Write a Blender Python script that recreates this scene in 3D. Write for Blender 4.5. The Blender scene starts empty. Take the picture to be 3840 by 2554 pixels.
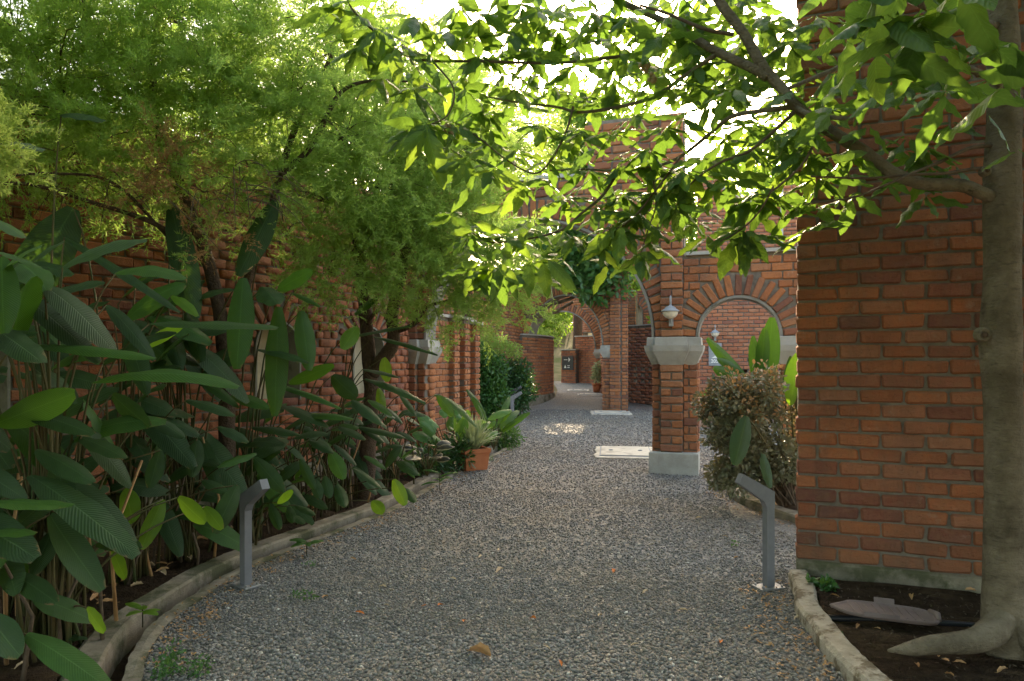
import bpy, math, random
import numpy as np
from mathutils import Vector, Matrix, Quaternion
random.seed(7); RNG = np.random.default_rng(7)
R = math.radians
# ------------------------------------------------------------------ camera, sky, sun, exposure
sc = bpy.context.scene
COL = sc.collection
CAM_H, F, HZ = 1.4, 2560.0, 1350.0
cam = bpy.data.cameras.new('camera'); cam.lens = 24; cam.sensor_width = 36
cam.shift_y = (HZ - 1277) / 3840; cam.clip_end = 2000; cam.clip_start = 0.05
camo = bpy.data.objects.new('camera', cam); COL.objects.link(camo)
camo.location = (0, 0, CAM_H); camo.rotation_euler = (R(90), 0, 0); sc.camera = camo
SUN_AZ, SUN_EL = 9.3, 24.7
w = bpy.data.worlds.new('World'); sc.world = w; w.use_nodes = True
wn = w.node_tree.nodes; bg = wn['Background']
sky = wn.new('ShaderNodeTexSky'); sky.sky_type = 'NISHITA'; sky.sun_disc = False
sky.sun_elevation = R(SUN_EL); sky.sun_rotation = R(SUN_AZ); sky.air_density = 1.0; sky.dust_density = 3.0; sky.ozone_density = 1.0
w.node_tree.links.new(sky.outputs[0], bg.inputs[0]); bg.inputs[1].default_value = 0.15
sl = bpy.data.lights.new('sun', 'SUN'); sl.energy = 2.4; sl.angle = R(0.6); sl.color = (1, .9, .74)
so = bpy.data.objects.new('sun', sl); COL.objects.link(so)
sdir = Vector((math.sin(R(SUN_AZ)) * math.cos(R(SUN_EL)), math.cos(R(SUN_AZ)) * math.cos(R(SUN_EL)), math.sin(R(SUN_EL))))
so.rotation_euler = sdir.to_track_quat('Z', 'Y').to_euler()
vs = sc.view_settings; vs.view_transform = 'Standard'; vs.look = 'None'; vs.gamma = 1; vs.use_curve_mapping = False
vs.exposure = 2.65
vs.use_white_balance = True; vs.white_balance_temperature = 8400; vs.white_balance_tint = 10
cy = sc.cycles; cy.use_denoising = True; cy.max_bounces = 6; cy.diffuse_bounces = 4; cy.glossy_bounces = 2
cy.transmission_bounces = 4; cy.transparent_max_bounces = 4; cy.caustics_reflective = False; cy.caustics_refractive = False
try: cy.denoiser = 'OPENIMAGEDENOISE'
except Exception: pass

# ------------------------------------------------------------------ helpers
def at(px, py, Y): return Vector(((px - 1920) / F * Y, Y, CAM_H - (py - HZ) / F * Y))
def gz(Y): return 0.0 if Y < 19 else (.07 * (Y - 19) if Y < 27 else .56)
def gnd(px, py, z=0.0):
    Y = (CAM_H - z) * F / (py - HZ); return Vector(((px - 1920) / F * Y, Y, z))
def rnd(a, b): return random.uniform(a, b)

def link(name, me, mat=None, parent=None, kind=None):
    o = bpy.data.objects.new(name, me); COL.objects.link(o)
    if mat is not None and me is not None and not len(me.materials): me.materials.append(mat)
    if parent is not None: o.parent = parent
    if kind: o['kind'] = kind
    return o
def tag(o, label, cat, group=None):
    o['label'] = label; o['category'] = cat
    if group: o['group'] = group
    return o
def thing(name, label, cat, loc=(0, 0, 0), group=None):
    o = bpy.data.objects.new(name, None); COL.objects.link(o); o.location = loc; o.empty_display_size = .1
    return tag(o, label, cat, group)
def struct(name, me, mat):
    o = link(name, me, mat); o['kind'] = 'structure'; return o

class MB:
    def __init__(s): s.v = []; s.f = []; s.uv = None
    def add(s, verts, faces):
        n = len(s.v); s.v += [tuple(v) for v in verts]; s.f += [tuple(i + n for i in f) for f in faces]; return s
    def box(s, c, h, rz=0, m=None, bev=0.0):
        V, Fc = bev_box(h[0], h[1], h[2], bev) if bev else ([(x * h[0], y * h[1], z * h[2]) for x in (-1, 1) for y in (-1, 1) for z in (-1, 1)],
              [(0, 1, 3, 2), (4, 6, 7, 5), (0, 4, 5, 1), (2, 3, 7, 6), (0, 2, 6, 4), (1, 5, 7, 3)])
        M = m if m is not None else Matrix.Rotation(rz, 3, 'Z')
        c = Vector(c)
        return s.add([c + M @ Vector(v) for v in V], Fc)
    def tube(s, pts, rad, n=8, cap=True, bump=0, seed=0):
        rr = random.Random(seed); pts = [Vector(p) for p in pts]
        if not hasattr(rad, '__len__'): rad = [rad] * len(pts)
        base = len(s.v); prev = None
        for i, p in enumerate(pts):
            t = (pts[min(i + 1, len(pts) - 1)] - pts[max(i - 1, 0)])
            t = t.normalized() if t.length > 1e-9 else Vector((0, 0, 1))
            if prev is None:
                a = Vector((0, 0, 1)) if abs(t.z) < .9 else Vector((1, 0, 0)); u = t.cross(a).normalized()
            else:
                u = (prev - t * prev.dot(t)); u = u.normalized() if u.length > 1e-6 else t.orthogonal().normalized()
            prev = u; v = t.cross(u)
            for k in range(n):
                a = 2 * math.pi * k / n; r = rad[i] * (1 + (rr.uniform(-bump, bump) if bump else 0))
                s.v.append(tuple(p + (u * math.cos(a) + v * math.sin(a)) * r))
        for i in range(len(pts) - 1):
            for k in range(n):
                a = base + i * n + k; b = base + i * n + (k + 1) % n
                s.f.append((a, b, b + n, a + n))
        if cap:
            s.f.append(tuple(base + k for k in range(n))[::-1]); s.f.append(tuple(base + (len(pts) - 1) * n + k for k in range(n)))
        return s
    def lathe(s, prof, c=(0, 0, 0), n=20):
        base = len(s.v)
        for r, z in prof:
            for k in range(n):
                a = 2 * math.pi * k / n; s.v.append((c[0] + r * math.cos(a), c[1] + r * math.sin(a), c[2] + z))
        for i in range(len(prof) - 1):
            for k in range(n):
                a = base + i * n + k; b = base + i * n + (k + 1) % n
                s.f.append((a, b, b + n, a + n))
        return s
    def loft(s, rings):
        base = len(s.v); n = len(rings[0])
        for r in rings: s.v += [tuple(p) for p in r]
        for i in range(len(rings) - 1):
            for k in range(n):
                a = base + i * n + k; b = base + i * n + (k + 1) % n
                s.f.append((a, b, b + n, a + n))
        s.f.append(tuple(base + k for k in range(n))[::-1]); s.f.append(tuple(base + (len(rings) - 1) * n + k for k in range(n)))
        return s
    def mesh(s, name, smooth=False):
        me = bpy.data.meshes.new(name); me.from_pydata(s.v, [], s.f); me.update()
        if s.uv is not None:
            ul = me.uv_layers.new(name='UVMap'); lv = np.empty(len(me.loops), dtype=np.int32); me.loops.foreach_get('vertex_index', lv)
            ul.data.foreach_set('uv', np.asarray(s.uv, dtype=np.float32)[lv].ravel())
        if smooth: me.shade_smooth()
        return me

def mesh_np(name, V, Fc, attr=None, smooth=False, uv=None):
    """V (N,3), Fc (M,k); attr = per-face float 'rnd'"""
    me = bpy.data.meshes.new(name); V = np.ascontiguousarray(V, dtype=np.float32); Fc = np.ascontiguousarray(Fc, dtype=np.int32)
    m, k = Fc.shape
    me.vertices.add(len(V)); me.vertices.foreach_set('co', V.ravel())
    me.loops.add(m * k); me.loops.foreach_set('vertex_index', Fc.ravel())
    me.polygons.add(m); me.polygons.foreach_set('loop_start', np.arange(0, m * k, k, dtype=np.int32))
    if attr is not None:
        a = me.attributes.new('rnd', 'FLOAT', 'FACE'); a.data.foreach_set('value', np.asarray(attr, dtype=np.float32))
    if uv is not None:
        ul = me.uv_layers.new(name='UVMap'); ul.data.foreach_set('uv', np.asarray(uv, dtype=np.float32)[Fc.ravel()].ravel())
    me.update(calc_edges=True)
    if smooth: me.shade_smooth()
    return me

# bevelled box topology: 24 verts
def bev_box(a, b, c, r):
    V = []; idx = {}
    for sx in (-1, 1):
        for sy in (-1, 1):
            for sz in (-1, 1):
                idx[sx, sy, sz] = len(V)
                V += [(a * sx, (b - r) * sy, (c - r) * sz), ((a - r) * sx, b * sy, (c - r) * sz), ((a - r) * sx, (b - r) * sy, c * sz)]
    Fc = []
    def q(*ids):
        P = [Vector(V[i]) for i in ids]; n = (P[1] - P[0]).cross(P[2] - P[0]); cen = sum(P, Vector()) / len(P)
        Fc.append(tuple(ids) if n.dot(cen) > 0 else tuple(ids[::-1]))
    for s in (-1, 1):
        q(*[idx[s, y, z] for y, z in ((-1, -1), (1, -1), (1, 1), (-1, 1))])
        q(*[idx[x, s, z] + 1 for x, z in ((-1, -1), (1, -1), (1, 1), (-1, 1))])
        q(*[idx[x, y, s] + 2 for x, y in ((-1, -1), (1, -1), (1, 1), (-1, 1))])
    for s1 in (-1, 1):
        for s2 in (-1, 1):
            q(idx[s1, s2, -1], idx[s1, s2, -1] + 1, idx[s1, s2, 1] + 1, idx[s1, s2, 1])
            q(idx[s1, -1, s2], idx[s1, -1, s2] + 2, idx[s1, 1, s2] + 2, idx[s1, 1, s2])
            q(idx[-1, s1, s2] + 1, idx[-1, s1, s2] + 2, idx[1, s1, s2] + 2, idx[1, s1, s2] + 1)
            for s3 in (-1, 1): 
                i = idx[s1, s2, s3]
                if s3 == 1 or True: q(i, i + 1, i + 2)
    seen = set(); out = []
    for f in Fc:
        k = tuple(sorted(f))
        if k not in seen: seen.add(k); out.append(f)
    return V, out

# ------------------------------------------------------------------ materials
def newmat(name):
    m = bpy.data.materials.new(name); m.use_nodes = True; t = m.node_tree; t.nodes.clear()
    return m, t
class NT:
    def __init__(s, name):
        s.m, s.t = newmat(name); s.out = s.t.nodes.new('ShaderNodeOutputMaterial')
    def n(s, typ, props=None, **inp):
        nd = s.t.nodes.new('ShaderNode' + typ)
        for k, v in (props or {}).items(): setattr(nd, k, v)
        for k, v in inp.items():
            key = int(k[1:]) if k[0] == 'i' and k[1:].isdigit() else k.replace('_', ' ')
            s.set(nd.inputs[key], v)
        return nd
    def set(s, sock, v):
        if isinstance(v, bpy.types.NodeSocket): s.t.links.new(v, sock)
        elif isinstance(v, bpy.types.Node): s.t.links.new(v.outputs[0], sock)
        else:
            if isinstance(v, tuple) and len(v) == 3 and sock.type == 'RGBA': v = v + (1,)
            sock.default_value = v
    def math(s, op, a, b=0.0): return s.n('Math', {'operation': op}, i0=a, i1=b).outputs[0]
    def mix(s, fac, a, b, mode='MIX'):
        nd = s.t.nodes.new('ShaderNodeMix'); nd.data_type = 'RGBA'; nd.blend_type = mode
        s.set(nd.inputs[0], fac); s.set(nd.inputs[6], a); s.set(nd.inputs[7], b); return nd.outputs[2]
    def ramp(s, fac, stops, interp='LINEAR'):
        nd = s.t.nodes.new('ShaderNodeValToRGB'); cr = nd.color_ramp; cr.interpolation = interp
        while len(cr.elements) < len(stops): cr.elements.new(.5)
        for e, (p, c) in zip(cr.elements, stops):
            e.position = p; e.color = (c, c, c, 1) if not hasattr(c, '__len__') else tuple(c) + (1,)
        s.set(nd.inputs[0], fac); return nd.outputs[0]
    def pos(s, scale=(1, 1, 1)):
        g = s.n('NewGeometry'); return s.n('Mapping', None, Vector=g.outputs['Position'], Scale=scale).outputs[0]
    def noise(s, vec, scale, detail=3, rough=.55): return s.n('TexNoise', None, Vector=vec, Scale=scale, Detail=detail, Roughness=rough).outputs[0]
    def bump(s, h, strength=.3, dist=.01): return s.n('Bump', None, Height=h, Strength=strength, Distance=dist).outputs[0]
    def principled(s, col, rough=.8, normal=None, spec=.3, metal=0.0):
        nd = s.n('BsdfPrincipled', None, Base_Color=col, Roughness=rough, Metallic=metal)
        nd.inputs['Specular IOR Level'].default_value = spec
        if normal is not None: s.set(nd.inputs['Normal'], normal)
        return nd
    def done(s, sh): s.t.links.new(sh.outputs[0] if isinstance(sh, bpy.types.Node) else sh, s.out.inputs[0]); return s.m
    def objrnd(s):
        a = s.n('ObjectInfo').outputs['Random']; b = s.n('Attribute', {'attribute_name': 'rnd'}).outputs['Fac']
        return s.math('FRACT', s.math('ADD', a, b))

def m_brick(name, stops, stain=.55, stain_col=(.09, .055, .045), bright=1.0):
    t = NT(name); r = t.objrnd(); p = t.pos()
    base = t.ramp(r, stops)
    n1 = t.noise(p, 22, 4, .65); base = t.mix(t.ramp(n1, [(.35, 0), (.75, .55)]), base, (.30 * bright, .145 * bright, .085 * bright))
    n2 = t.noise(p, 2.3, 5, .6); base = t.mix(t.math('MULTIPLY', t.ramp(n2, [(.48, 0), (.72, 1)]), stain), base, stain_col)
    pv = t.pos((7, 7, .7)); sk = t.noise(pv, 1.0, 5, .6); base = t.mix(t.math('MULTIPLY', t.ramp(sk, [(.52, 0), (.68, 1)]), stain * .55), base, (.12, .085, .07))
    zz = t.n('SeparateXYZ', None, Vector=t.pos()).outputs[2]; spl = t.ramp(t.math('ADD', zz, t.math('MULTIPLY', t.noise(p, 6, 5, .65), .5)), [(.38, 1), (.72, 0)]); base = t.mix(t.math('MULTIPLY', spl, stain * .7), base, (.13, .095, .065))
    n3 = t.noise(p, 9, 4, .7); base = t.mix(t.math('MULTIPLY', t.ramp(n3, [(.60, 0), (.76, 1)]), .35), base, (.42, .34, .29))
    n4 = t.noise(p, 95, 2, .6); base = t.mix(t.ramp(n4, [(.62, 0), (.72, .6)]), base, (.12, .05, .03))
    h = t.math('ADD', t.noise(p, 160, 3, .7), t.math('MULTIPLY', t.noise(p, 34, 3, .6), 1.6))
    return t.done(t.principled(base, .92, t.bump(h, .8, .010), .2))
def m_simple(name, c1, c2, scale=8, rough=.85, bump=.3, bscale=90, spec=.3, metal=0.0, dist=.005, c3=None, s3=1.2):
    t = NT(name); p = t.pos(); col = t.mix(t.ramp(t.noise(p, scale, 5, .6), [(.3, 0), (.7, 1)]), c1, c2)
    if c3 is not None: col = t.mix(t.ramp(t.noise(p, s3, 6, .65), [(.5, 0), (.6, 1)]), col, c3)
    nr = t.bump(t.noise(p, bscale, 4, .65), bump, dist) if bump else None
    return t.done(t.principled(col, rough, nr, spec, metal))
def m_leaf(name, c1, c2, trans, tfac=.45, rough=.4, vein=True, edge=None, spec=.35, veins=26):
    t = NT(name); r = t.objrnd(); p = t.pos()
    col = t.mix(r, c1, c2); col = t.mix(t.ramp(t.noise(p, 30, 3), [(.45, 0), (.75, .5)]), col, tuple(x * .6 for x in c1))
    tcol = t.mix(r, trans, tuple(x * y for x, y in zip(trans, (.75, .85, .8))))
    nr = None
    if vein:
        uv = t.n('TexCoord').outputs['UV']; sp = t.n('SeparateXYZ', None, Vector=uv)
        av = t.math('ABSOLUTE', t.math('SUBTRACT', sp.outputs[1], .5))
        mid = t.ramp(av, [(.0, 1), (.035, 0)])
        wv = t.math('SINE', t.math('MULTIPLY', t.math('SUBTRACT', sp.outputs[0], t.math('MULTIPLY', av, .28)), veins * 6.283))
        col = t.mix(t.math('MULTIPLY', mid, .45), col, tuple(min(1, x * 2.2 + .02) for x in c2))
        col = t.mix(t.math('MULTIPLY', t.ramp(wv, [(.4, 0), (1, 1)]), .42), col, tuple(x * .45 for x in c1))
        nr = t.bump(t.math('ADD', wv, t.math('MULTIPLY', mid, -2.0)), .28, .003)
        if edge is not None: col = t.mix(t.ramp(av, [(.34, 0), (.42, 1)]), col, edge)
        # dry brown tips and margins on some leaves
        dry = t.math('MULTIPLY', t.ramp(t.math('ADD', t.math('MULTIPLY', t.noise(p, 14, 4, .7), .5), t.math('MULTIPLY', t.math('ADD', sp.outputs[0], av), .36)), [(.74, 0), (.80, 1)]), .8)
        col = t.mix(dry, col, (.22, .13, .055))
    pr = t.principled(col, rough, nr, spec)
    tr = t.n('BsdfTranslucent', None, Color=tcol)
    return t.done(t.n('MixShader', None, i0=tfac, i1=pr, i2=tr))
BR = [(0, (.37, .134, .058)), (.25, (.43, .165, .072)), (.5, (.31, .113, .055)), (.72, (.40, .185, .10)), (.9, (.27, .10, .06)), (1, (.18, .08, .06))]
BRP = [(0, (.45, .16, .085)), (.25, (.50, .19, .105)), (.5, (.40, .14, .08)), (.7, (.46, .21, .13)), (.86, (.36, .12, .08)), (1, (.26, .11, .085))]
M = {}
M['brick'] = m_brick('brick_brightened', [(p, tuple(min(.52, x * 1.17) for x in c)) for p, c in BR], .4); M['brick_far'] = m_brick('brick_far', BRP, .3); M['brick_dirty'] = m_brick('brick_left', [(p, (c[0] * 1.02, c[1] * .90, c[2])) for p, c in BR], .5)  # first brick: missing light put into its colours, being also less weathered
M['mortar'] = m_simple('mortar', (.12, .105, .09), (.23, .205, .175), 14, .95, .6, 140, .15)
M['mortar_pale'] = m_simple('mortar_pale', (.14, .12, .10), (.25, .215, .18), 14, .95, .8, 120, .15, dist=.008)
M['lining'] = m_simple('arch_lining', (.20, .195, .175), (.29, .28, .255), 6, .93, .5, 75, .2, c3=(.15, .145, .12), s3=3)
M['concrete'] = m_simple('render_grey', (.34, .335, .305), (.45, .44, .405), 5, .93, .6, 75, .2, dist=.008, c3=(.33, .32, .29), s3=3)
M['kerb_pale'] = m_simple('kerb_pale', (.30, .265, .21), (.46, .41, .34), 12, .95, 1.0, 55, .15, dist=.012, c3=(.17, .135, .095), s3=9)
M['canna'] = m_leaf('canna_leaf', (.055, .19, .05), (.09, .25, .07), (.28, .5, .07), .35, .38, veins=18)
M['kerb'] = m_simple('kerb_concrete', (.17, .145, .11), (.31, .27, .21), 9, .95, .7, 60, .15, dist=.008, c3=(.10, .10, .06), s3=3.2)
M['coping'] = m_simple('coping_stone', (.36, .36, .33), (.47, .46, .43), 6, .9, .4, 60, .2)
M['plaster'] = m_simple('cream_stone', (.62, .53, .38), (.72, .64, .48), 12, .9, .6, 45, .2, dist=.01)
M['soil'] = m_simple('soil', (.035, .022, .014), (.075, .048, .03), 16, .98, 1.0, 55, .1, dist=.03, c3=(.10, .065, .038), s3=2.2)
M['ground'] = m_simple('dry_ground', (.20, .15, .09), (.30, .23, .13), .6, .98, .4, 8, .1, dist=.05, c3=(.12, .13, .05), s3=.25)
M['metal'] = m_simple('grey_paint', (.15, .155, .175), (.18, .185, .205), 20, .5, .1, 200, .5)
M['plate'] = m_simple('galvanised', (.26, .26, .26), (.36, .36, .36), 30, .55, .1, 200, .5, .6)
M['lampgrey'] = m_simple('lamp_grey', (.27, .30, .33), (.33, .36, .39), 20, .45, .05, 100, .5)
M['glass'] = m_simple('opal_glass', (.70, .66, .56), (.78, .74, .64), 10, .3, 0, 10, .5)
M['slab'] = m_simple('pale_slab', (.50, .45, .37), (.62, .57, .48), 7, .9, .4, 60, .2, c3=(.40, .36, .30), s3=4)
M['terracotta'] = m_simple('terracotta', (.42, .135, .06), (.50, .18, .085), 7, .8, .2, 60, .3)
def m_bark():
    t = NT('bark_smooth'); p = t.pos(); pz = t.pos((9, 9, 34)); n1 = t.noise(p, 7, 6, .65)
    c = t.ramp(n1, [(.28, (.085, .068, .046)), (.48, (.165, .135, .095)), (.62, (.23, .19, .14)), (.8, (.33, .28, .21))])
    c = t.mix(t.ramp(t.noise(pz, 1.6, 4, .6), [(.58, 0), (.72, .55)]), c, (.05, .042, .03)); c = t.mix(t.ramp(t.noise(p, 2.1, 4, .6), [(.5, 0), (.7, .5)]), c, (.115, .09, .058))
    return t.done(t.principled(c, .88, t.bump(t.math('ADD', t.noise(pz, 2.5, 4, .65), t.noise(p, 60, 3, .6)), .8, .018), .2))
M['bark'] = m_bark()
M['darkbark'] = m_simple('bark_dark', (.065, .045, .033), (.13, .09, .065), 25, .95, 1.0, 60, .1, dist=.02)
M['twig'] = m_simple('twig', (.08, .058, .04), (.15, .11, .08), 25, .9, .3, 60, .2)
M['cane'] = m_simple('cane', (.045, .07, .022), (.13, .085, .04), 5, .7, .2, 60, .3)
M['hang_dead'] = m_simple('dead_needles', (.30, .16, .07), (.42, .24, .11), 9, .9, 0, 60, .2)
M['dry'] = m_simple('dry_leaf', (.34, .17, .07), (.50, .30, .15), 11, .7, .3, 60, .3)
M['dry2'] = m_simple('pale_dry_leaf', (.50, .36, .22), (.62, .48, .33), 11, .8, .3, 60, .3)
M['red'] = m_simple('orange_leaf', (.50, .12, .03), (.60, .20, .05), 11, .7, .3, 60, .3)
M['basket'] = m_simple('basket_plastic', (.48, .27, .20), (.55, .32, .24), 5, .6, .2, 30, .3)
M['basket_rim'] = m_simple('basket_rim', (.58, .40, .34), (.64, .46, .40), 5, .5, .1, 30, .3)
M['mat_plastic'] = m_simple('mauve_plastic', (.17, .125, .115), (.25, .185, .17), 8, .55, .5, 260, .4, dist=.004)
M['blackpipe'] = m_simple('black_pipe', (.012, .014, .018), (.02, .022, .028), 5, .35, .05, 60, .5)
M['sign_grey'] = m_simple('slate_sign', (.22, .24, .26), (.30, .32, .34), 14, .7, .2, 80, .3)
M['sign_black'] = m_simple('black_sign', (.045, .048, .05), (.06, .062, .065), 14, .6, .1, 80, .3)
M['white'] = m_simple('white_letters', (.72, .72, .70), (.78, .78, .76), 14, .7, 0, 80, .3)
M['fruit'] = m_simple('fruit', (.22, .16, .07), (.30, .22, .10), 20, .6, .2, 80, .3)
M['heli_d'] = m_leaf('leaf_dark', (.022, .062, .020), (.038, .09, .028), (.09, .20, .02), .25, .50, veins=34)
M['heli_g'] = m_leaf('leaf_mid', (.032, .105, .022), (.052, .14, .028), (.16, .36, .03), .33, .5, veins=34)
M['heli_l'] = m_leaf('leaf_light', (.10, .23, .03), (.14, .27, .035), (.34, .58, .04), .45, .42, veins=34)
M['leaf'] = m_leaf('tree_leaf', (.05, .125, .036), (.075, .16, .045), (.19, .33, .045), .42, .42, veins=11)
M['leaf_y'] = m_leaf('tree_leaf_yellow', (.085, .20, .03), (.12, .24, .035), (.28, .42, .05), .45, .42, veins=11)
M['needle'] = m_leaf('needles', (.19, .33, .085), (.30, .44, .12), (.50, .68, .16), .52, .55, vein=False)
M['needle_y'] = m_leaf('needles_yellow', (.26, .37, .10), (.34, .43, .13), (.56, .68, .18), .50, .55, vein=False)
M['bgleaf'] = m_leaf('far_leaves', (.05, .14, .03), (.10, .20, .04), (.40, .60, .08), .45, .5, vein=False)
M['shrub'] = m_leaf('green_shrub', (.03, .11, .03), (.06, .17, .05), (.18, .36, .05), .30, .35, vein=False, spec=.5)
M['shrub_d'] = m_leaf('dark_shrub', (.018, .07, .024), (.035, .11, .035), (.12, .25, .04), .25, .35, vein=False, spec=.5)
M['purple'] = m_leaf('bronze_leaves', (.13, .175, .095), (.25, .25, .18), (.32, .22, .10), .30, .35, vein=False, spec=.5)
M['copper'] = m_leaf('copper_leaves', (.30, .22, .12), (.44, .26, .13), (.55, .25, .08), .35, .4, vein=False, spec=.5)
M['varieg'] = m_leaf('variegated_blades', (.30, .36, .20), (.52, .54, .36), (.5, .55, .25), .30, .45, vein=False)
M['cordy'] = m_leaf('dark_cream_edged', (.035, .045, .035), (.06, .06, .045), (.14, .12, .05), .2, .3, edge=(.42, .38, .22), veins=20)
def m_gravel():
    t = NT('gravel'); p = t.pos()
    vo = t.n('TexVoronoi', {'feature': 'F1'}, Vector=p, Scale=62.0, Randomness=1.0)
    c = t.ramp(t.n('SeparateColor', None, Color=vo.outputs['Color']).outputs[0], [(0, (.115, .111, .105)), (.45, (.20, .194, .186)), (.75, (.275, .267, .253)), (.93, (.32, .27, .22)), (1, (.50, .47, .43))])
    c = t.mix(t.ramp(t.noise(p, 1.3, 6, .65), [(.42, 0), (.68, .6)]), c, (.26, .215, .165))
    h = t.math('SUBTRACT', 1.0, vo.outputs['Distance'])
    return t.done(t.principled(c, .9, t.bump(h, .9, .012), .25))
def m_pebble():
    t = NT('pebbles'); r = t.n('Attribute', {'attribute_name': 'rnd'}).outputs['Fac']; p = t.pos()
    c = t.ramp(r, [(0, (.115, .111, .106)), (.35, (.175, .170, .163)), (.65, (.24, .234, .224)), (.85, (.31, .30, .284)), (.93, (.30, .245, .19)), (.985, (.38, .32, .26)), (1, (.70, .68, .63))])
    c = t.mix(t.ramp(t.noise(p, 1.3, 6, .65), [(.45, 0), (.72, .5)]), c, (.255, .215, .17))
    return t.done(t.principled(c, .85, t.bump(t.noise(p, 300, 2), .3, .002), .3))
M['gravel'] = m_gravel(); M['pebble'] = m_pebble()

# ------------------------------------------------------------------ ground and path
def pl_interp(pts, n):
    P = np.array(pts, float); d = np.r_[0, np.cumsum(np.linalg.norm(np.diff(P, axis=0), axis=1))]
    s = np.linspace(0, d[-1], n); return np.c_[np.interp(s, d, P[:, 0]), np.interp(s, d, P[:, 1])]
def smooth_pts(pts, n=60):
    """Catmull-Rom through pts, any dimension"""
    P = np.array(pts, float); P = np.vstack([2 * P[0] - P[1], P, 2 * P[-1] - P[-2]]); out = []
    seg = len(P) - 3
    for t in np.linspace(0, seg - 1e-6, n):
        i = int(t); u = t - i; a, b, c, d = P[i], P[i + 1], P[i + 2], P[i + 3]
        out.append(.5 * (2 * b + (c - a) * u + (2 * a - 5 * b + 4 * c - d) * u * u + (3 * b - a - 3 * c + d) * u ** 3))
    return np.array(out)
LIP = smooth_pts([(-.55, 1.6), (-1.2, 2.3), (-1.60, 2.95), (-1.80, 3.5), (-1.815, 3.95), (-1.74, 4.6), (-1.365, 5.6), (-1.07, 6.4), (-.72, 8.1), (-.42, 9.3), (-.10, 10.5), (.02, 11.4)], 150)
def offset(P, d):   # d positive = to the left of travel direction (away from the path)
    T = np.gradient(P, axis=0); T /= np.linalg.norm(T, axis=1)[:, None]
    return P + np.c_[-T[:, 1], T[:, 0]] * d
def sweep(P, prof, jit=0.0, zfun=None):
    """prof: list of (offset, z)"""
    mb = MB(); rows = [offset(P, o) for o, z in prof]; n = len(P); k = len(prof)
    for i in range(n):
        for j in range(k): mb.v.append((rows[j][i][0] + rnd(-jit, jit), rows[j][i][1] + rnd(-jit, jit), prof[j][1] + rnd(-jit, jit)))
    for i in range(n - 1):
        for j in range(k - 1): mb.f.append((i * k + j, (i + 1) * k + j, (i + 1) * k + j + 1, i * k + j + 1))
    mb.f.append(tuple(range(k))); mb.f.append(tuple(range((n - 1) * k, n * k)))
    return mb
# terrain: one sheet to the horizon, rising into a low dry hill behind
xs = np.r_[np.linspace(-400, -12, 14), np.linspace(-10, 14, 25), np.linspace(18, 400, 14)]
ys = np.r_[np.linspace(-300, -2, 12), np.linspace(0, 60, 61), np.linspace(65, 700, 20)]
def tz(x, y):
    z = gz(y) - .16
    if y > 29: z += min(7.0, (y - 29) * .30) + .35 * math.sin(x * .5 + y * .3) * min(1, (y - 29) / 8)
    return z
V = np.array([(x, y, tz(x, y)) for y in ys for x in xs]); nx = len(xs)
Fc = np.array([(j * nx + i, j * nx + i + 1, (j + 1) * nx + i + 1, (j + 1) * nx + i) for j in range(len(ys) - 1) for i in range(nx - 1)])
struct('ground', mesh_np('ground', V, Fc, smooth=True), M['ground'])
# right bed kerb (outer edge), then open gravel on the right behind the wall
RK = smooth_pts([(1.60, 1.7), (1.52, 2.2), (1.46, 2.7), (1.455, 2.95), (1.47, 3.2), (1.51, 3.45), (1.555, 3.74), (1.66, 4.02), (1.74, 4.30)], 110)
def XL(y): return float(np.interp(y, np.r_[LIP[:, 1], 12, 15, 18, 19.6, 21, 22, 24, 27], np.r_[LIP[:, 0], -.35, -.3, .2, .45, 1.0, 1.4, 1.6, 1.6]))
def XR(y): return float(np.interp(y, RK[:, 1], RK[:, 0])) if y < 4.3 else float(np.interp(y, [4.3, 4.32, 27], [1.74, 8, 8]))
rows = list(np.linspace(-1.5, 4.299, 40)) + list(np.linspace(4.301, 27, 120)); V = []; NXP = 24
for y in rows:
    a, b = (XL(y) if y > 1.6 else -.55), XR(max(y, 1.7))
    if y <= 1.6: a, b = -3, 3
    for i in range(NXP): V.append((a + (b - a) * i / (NXP - 1), y, gz(y)))
Fc = [(j * NXP + i, j * NXP + i + 1, (j + 1) * NXP + i + 1, (j + 1) * NXP + i) for j in range(len(rows) - 1) for i in range(NXP - 1)]
struct('gravel_path', mesh_np('gravel_path', V, Fc), M['gravel'])
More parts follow.
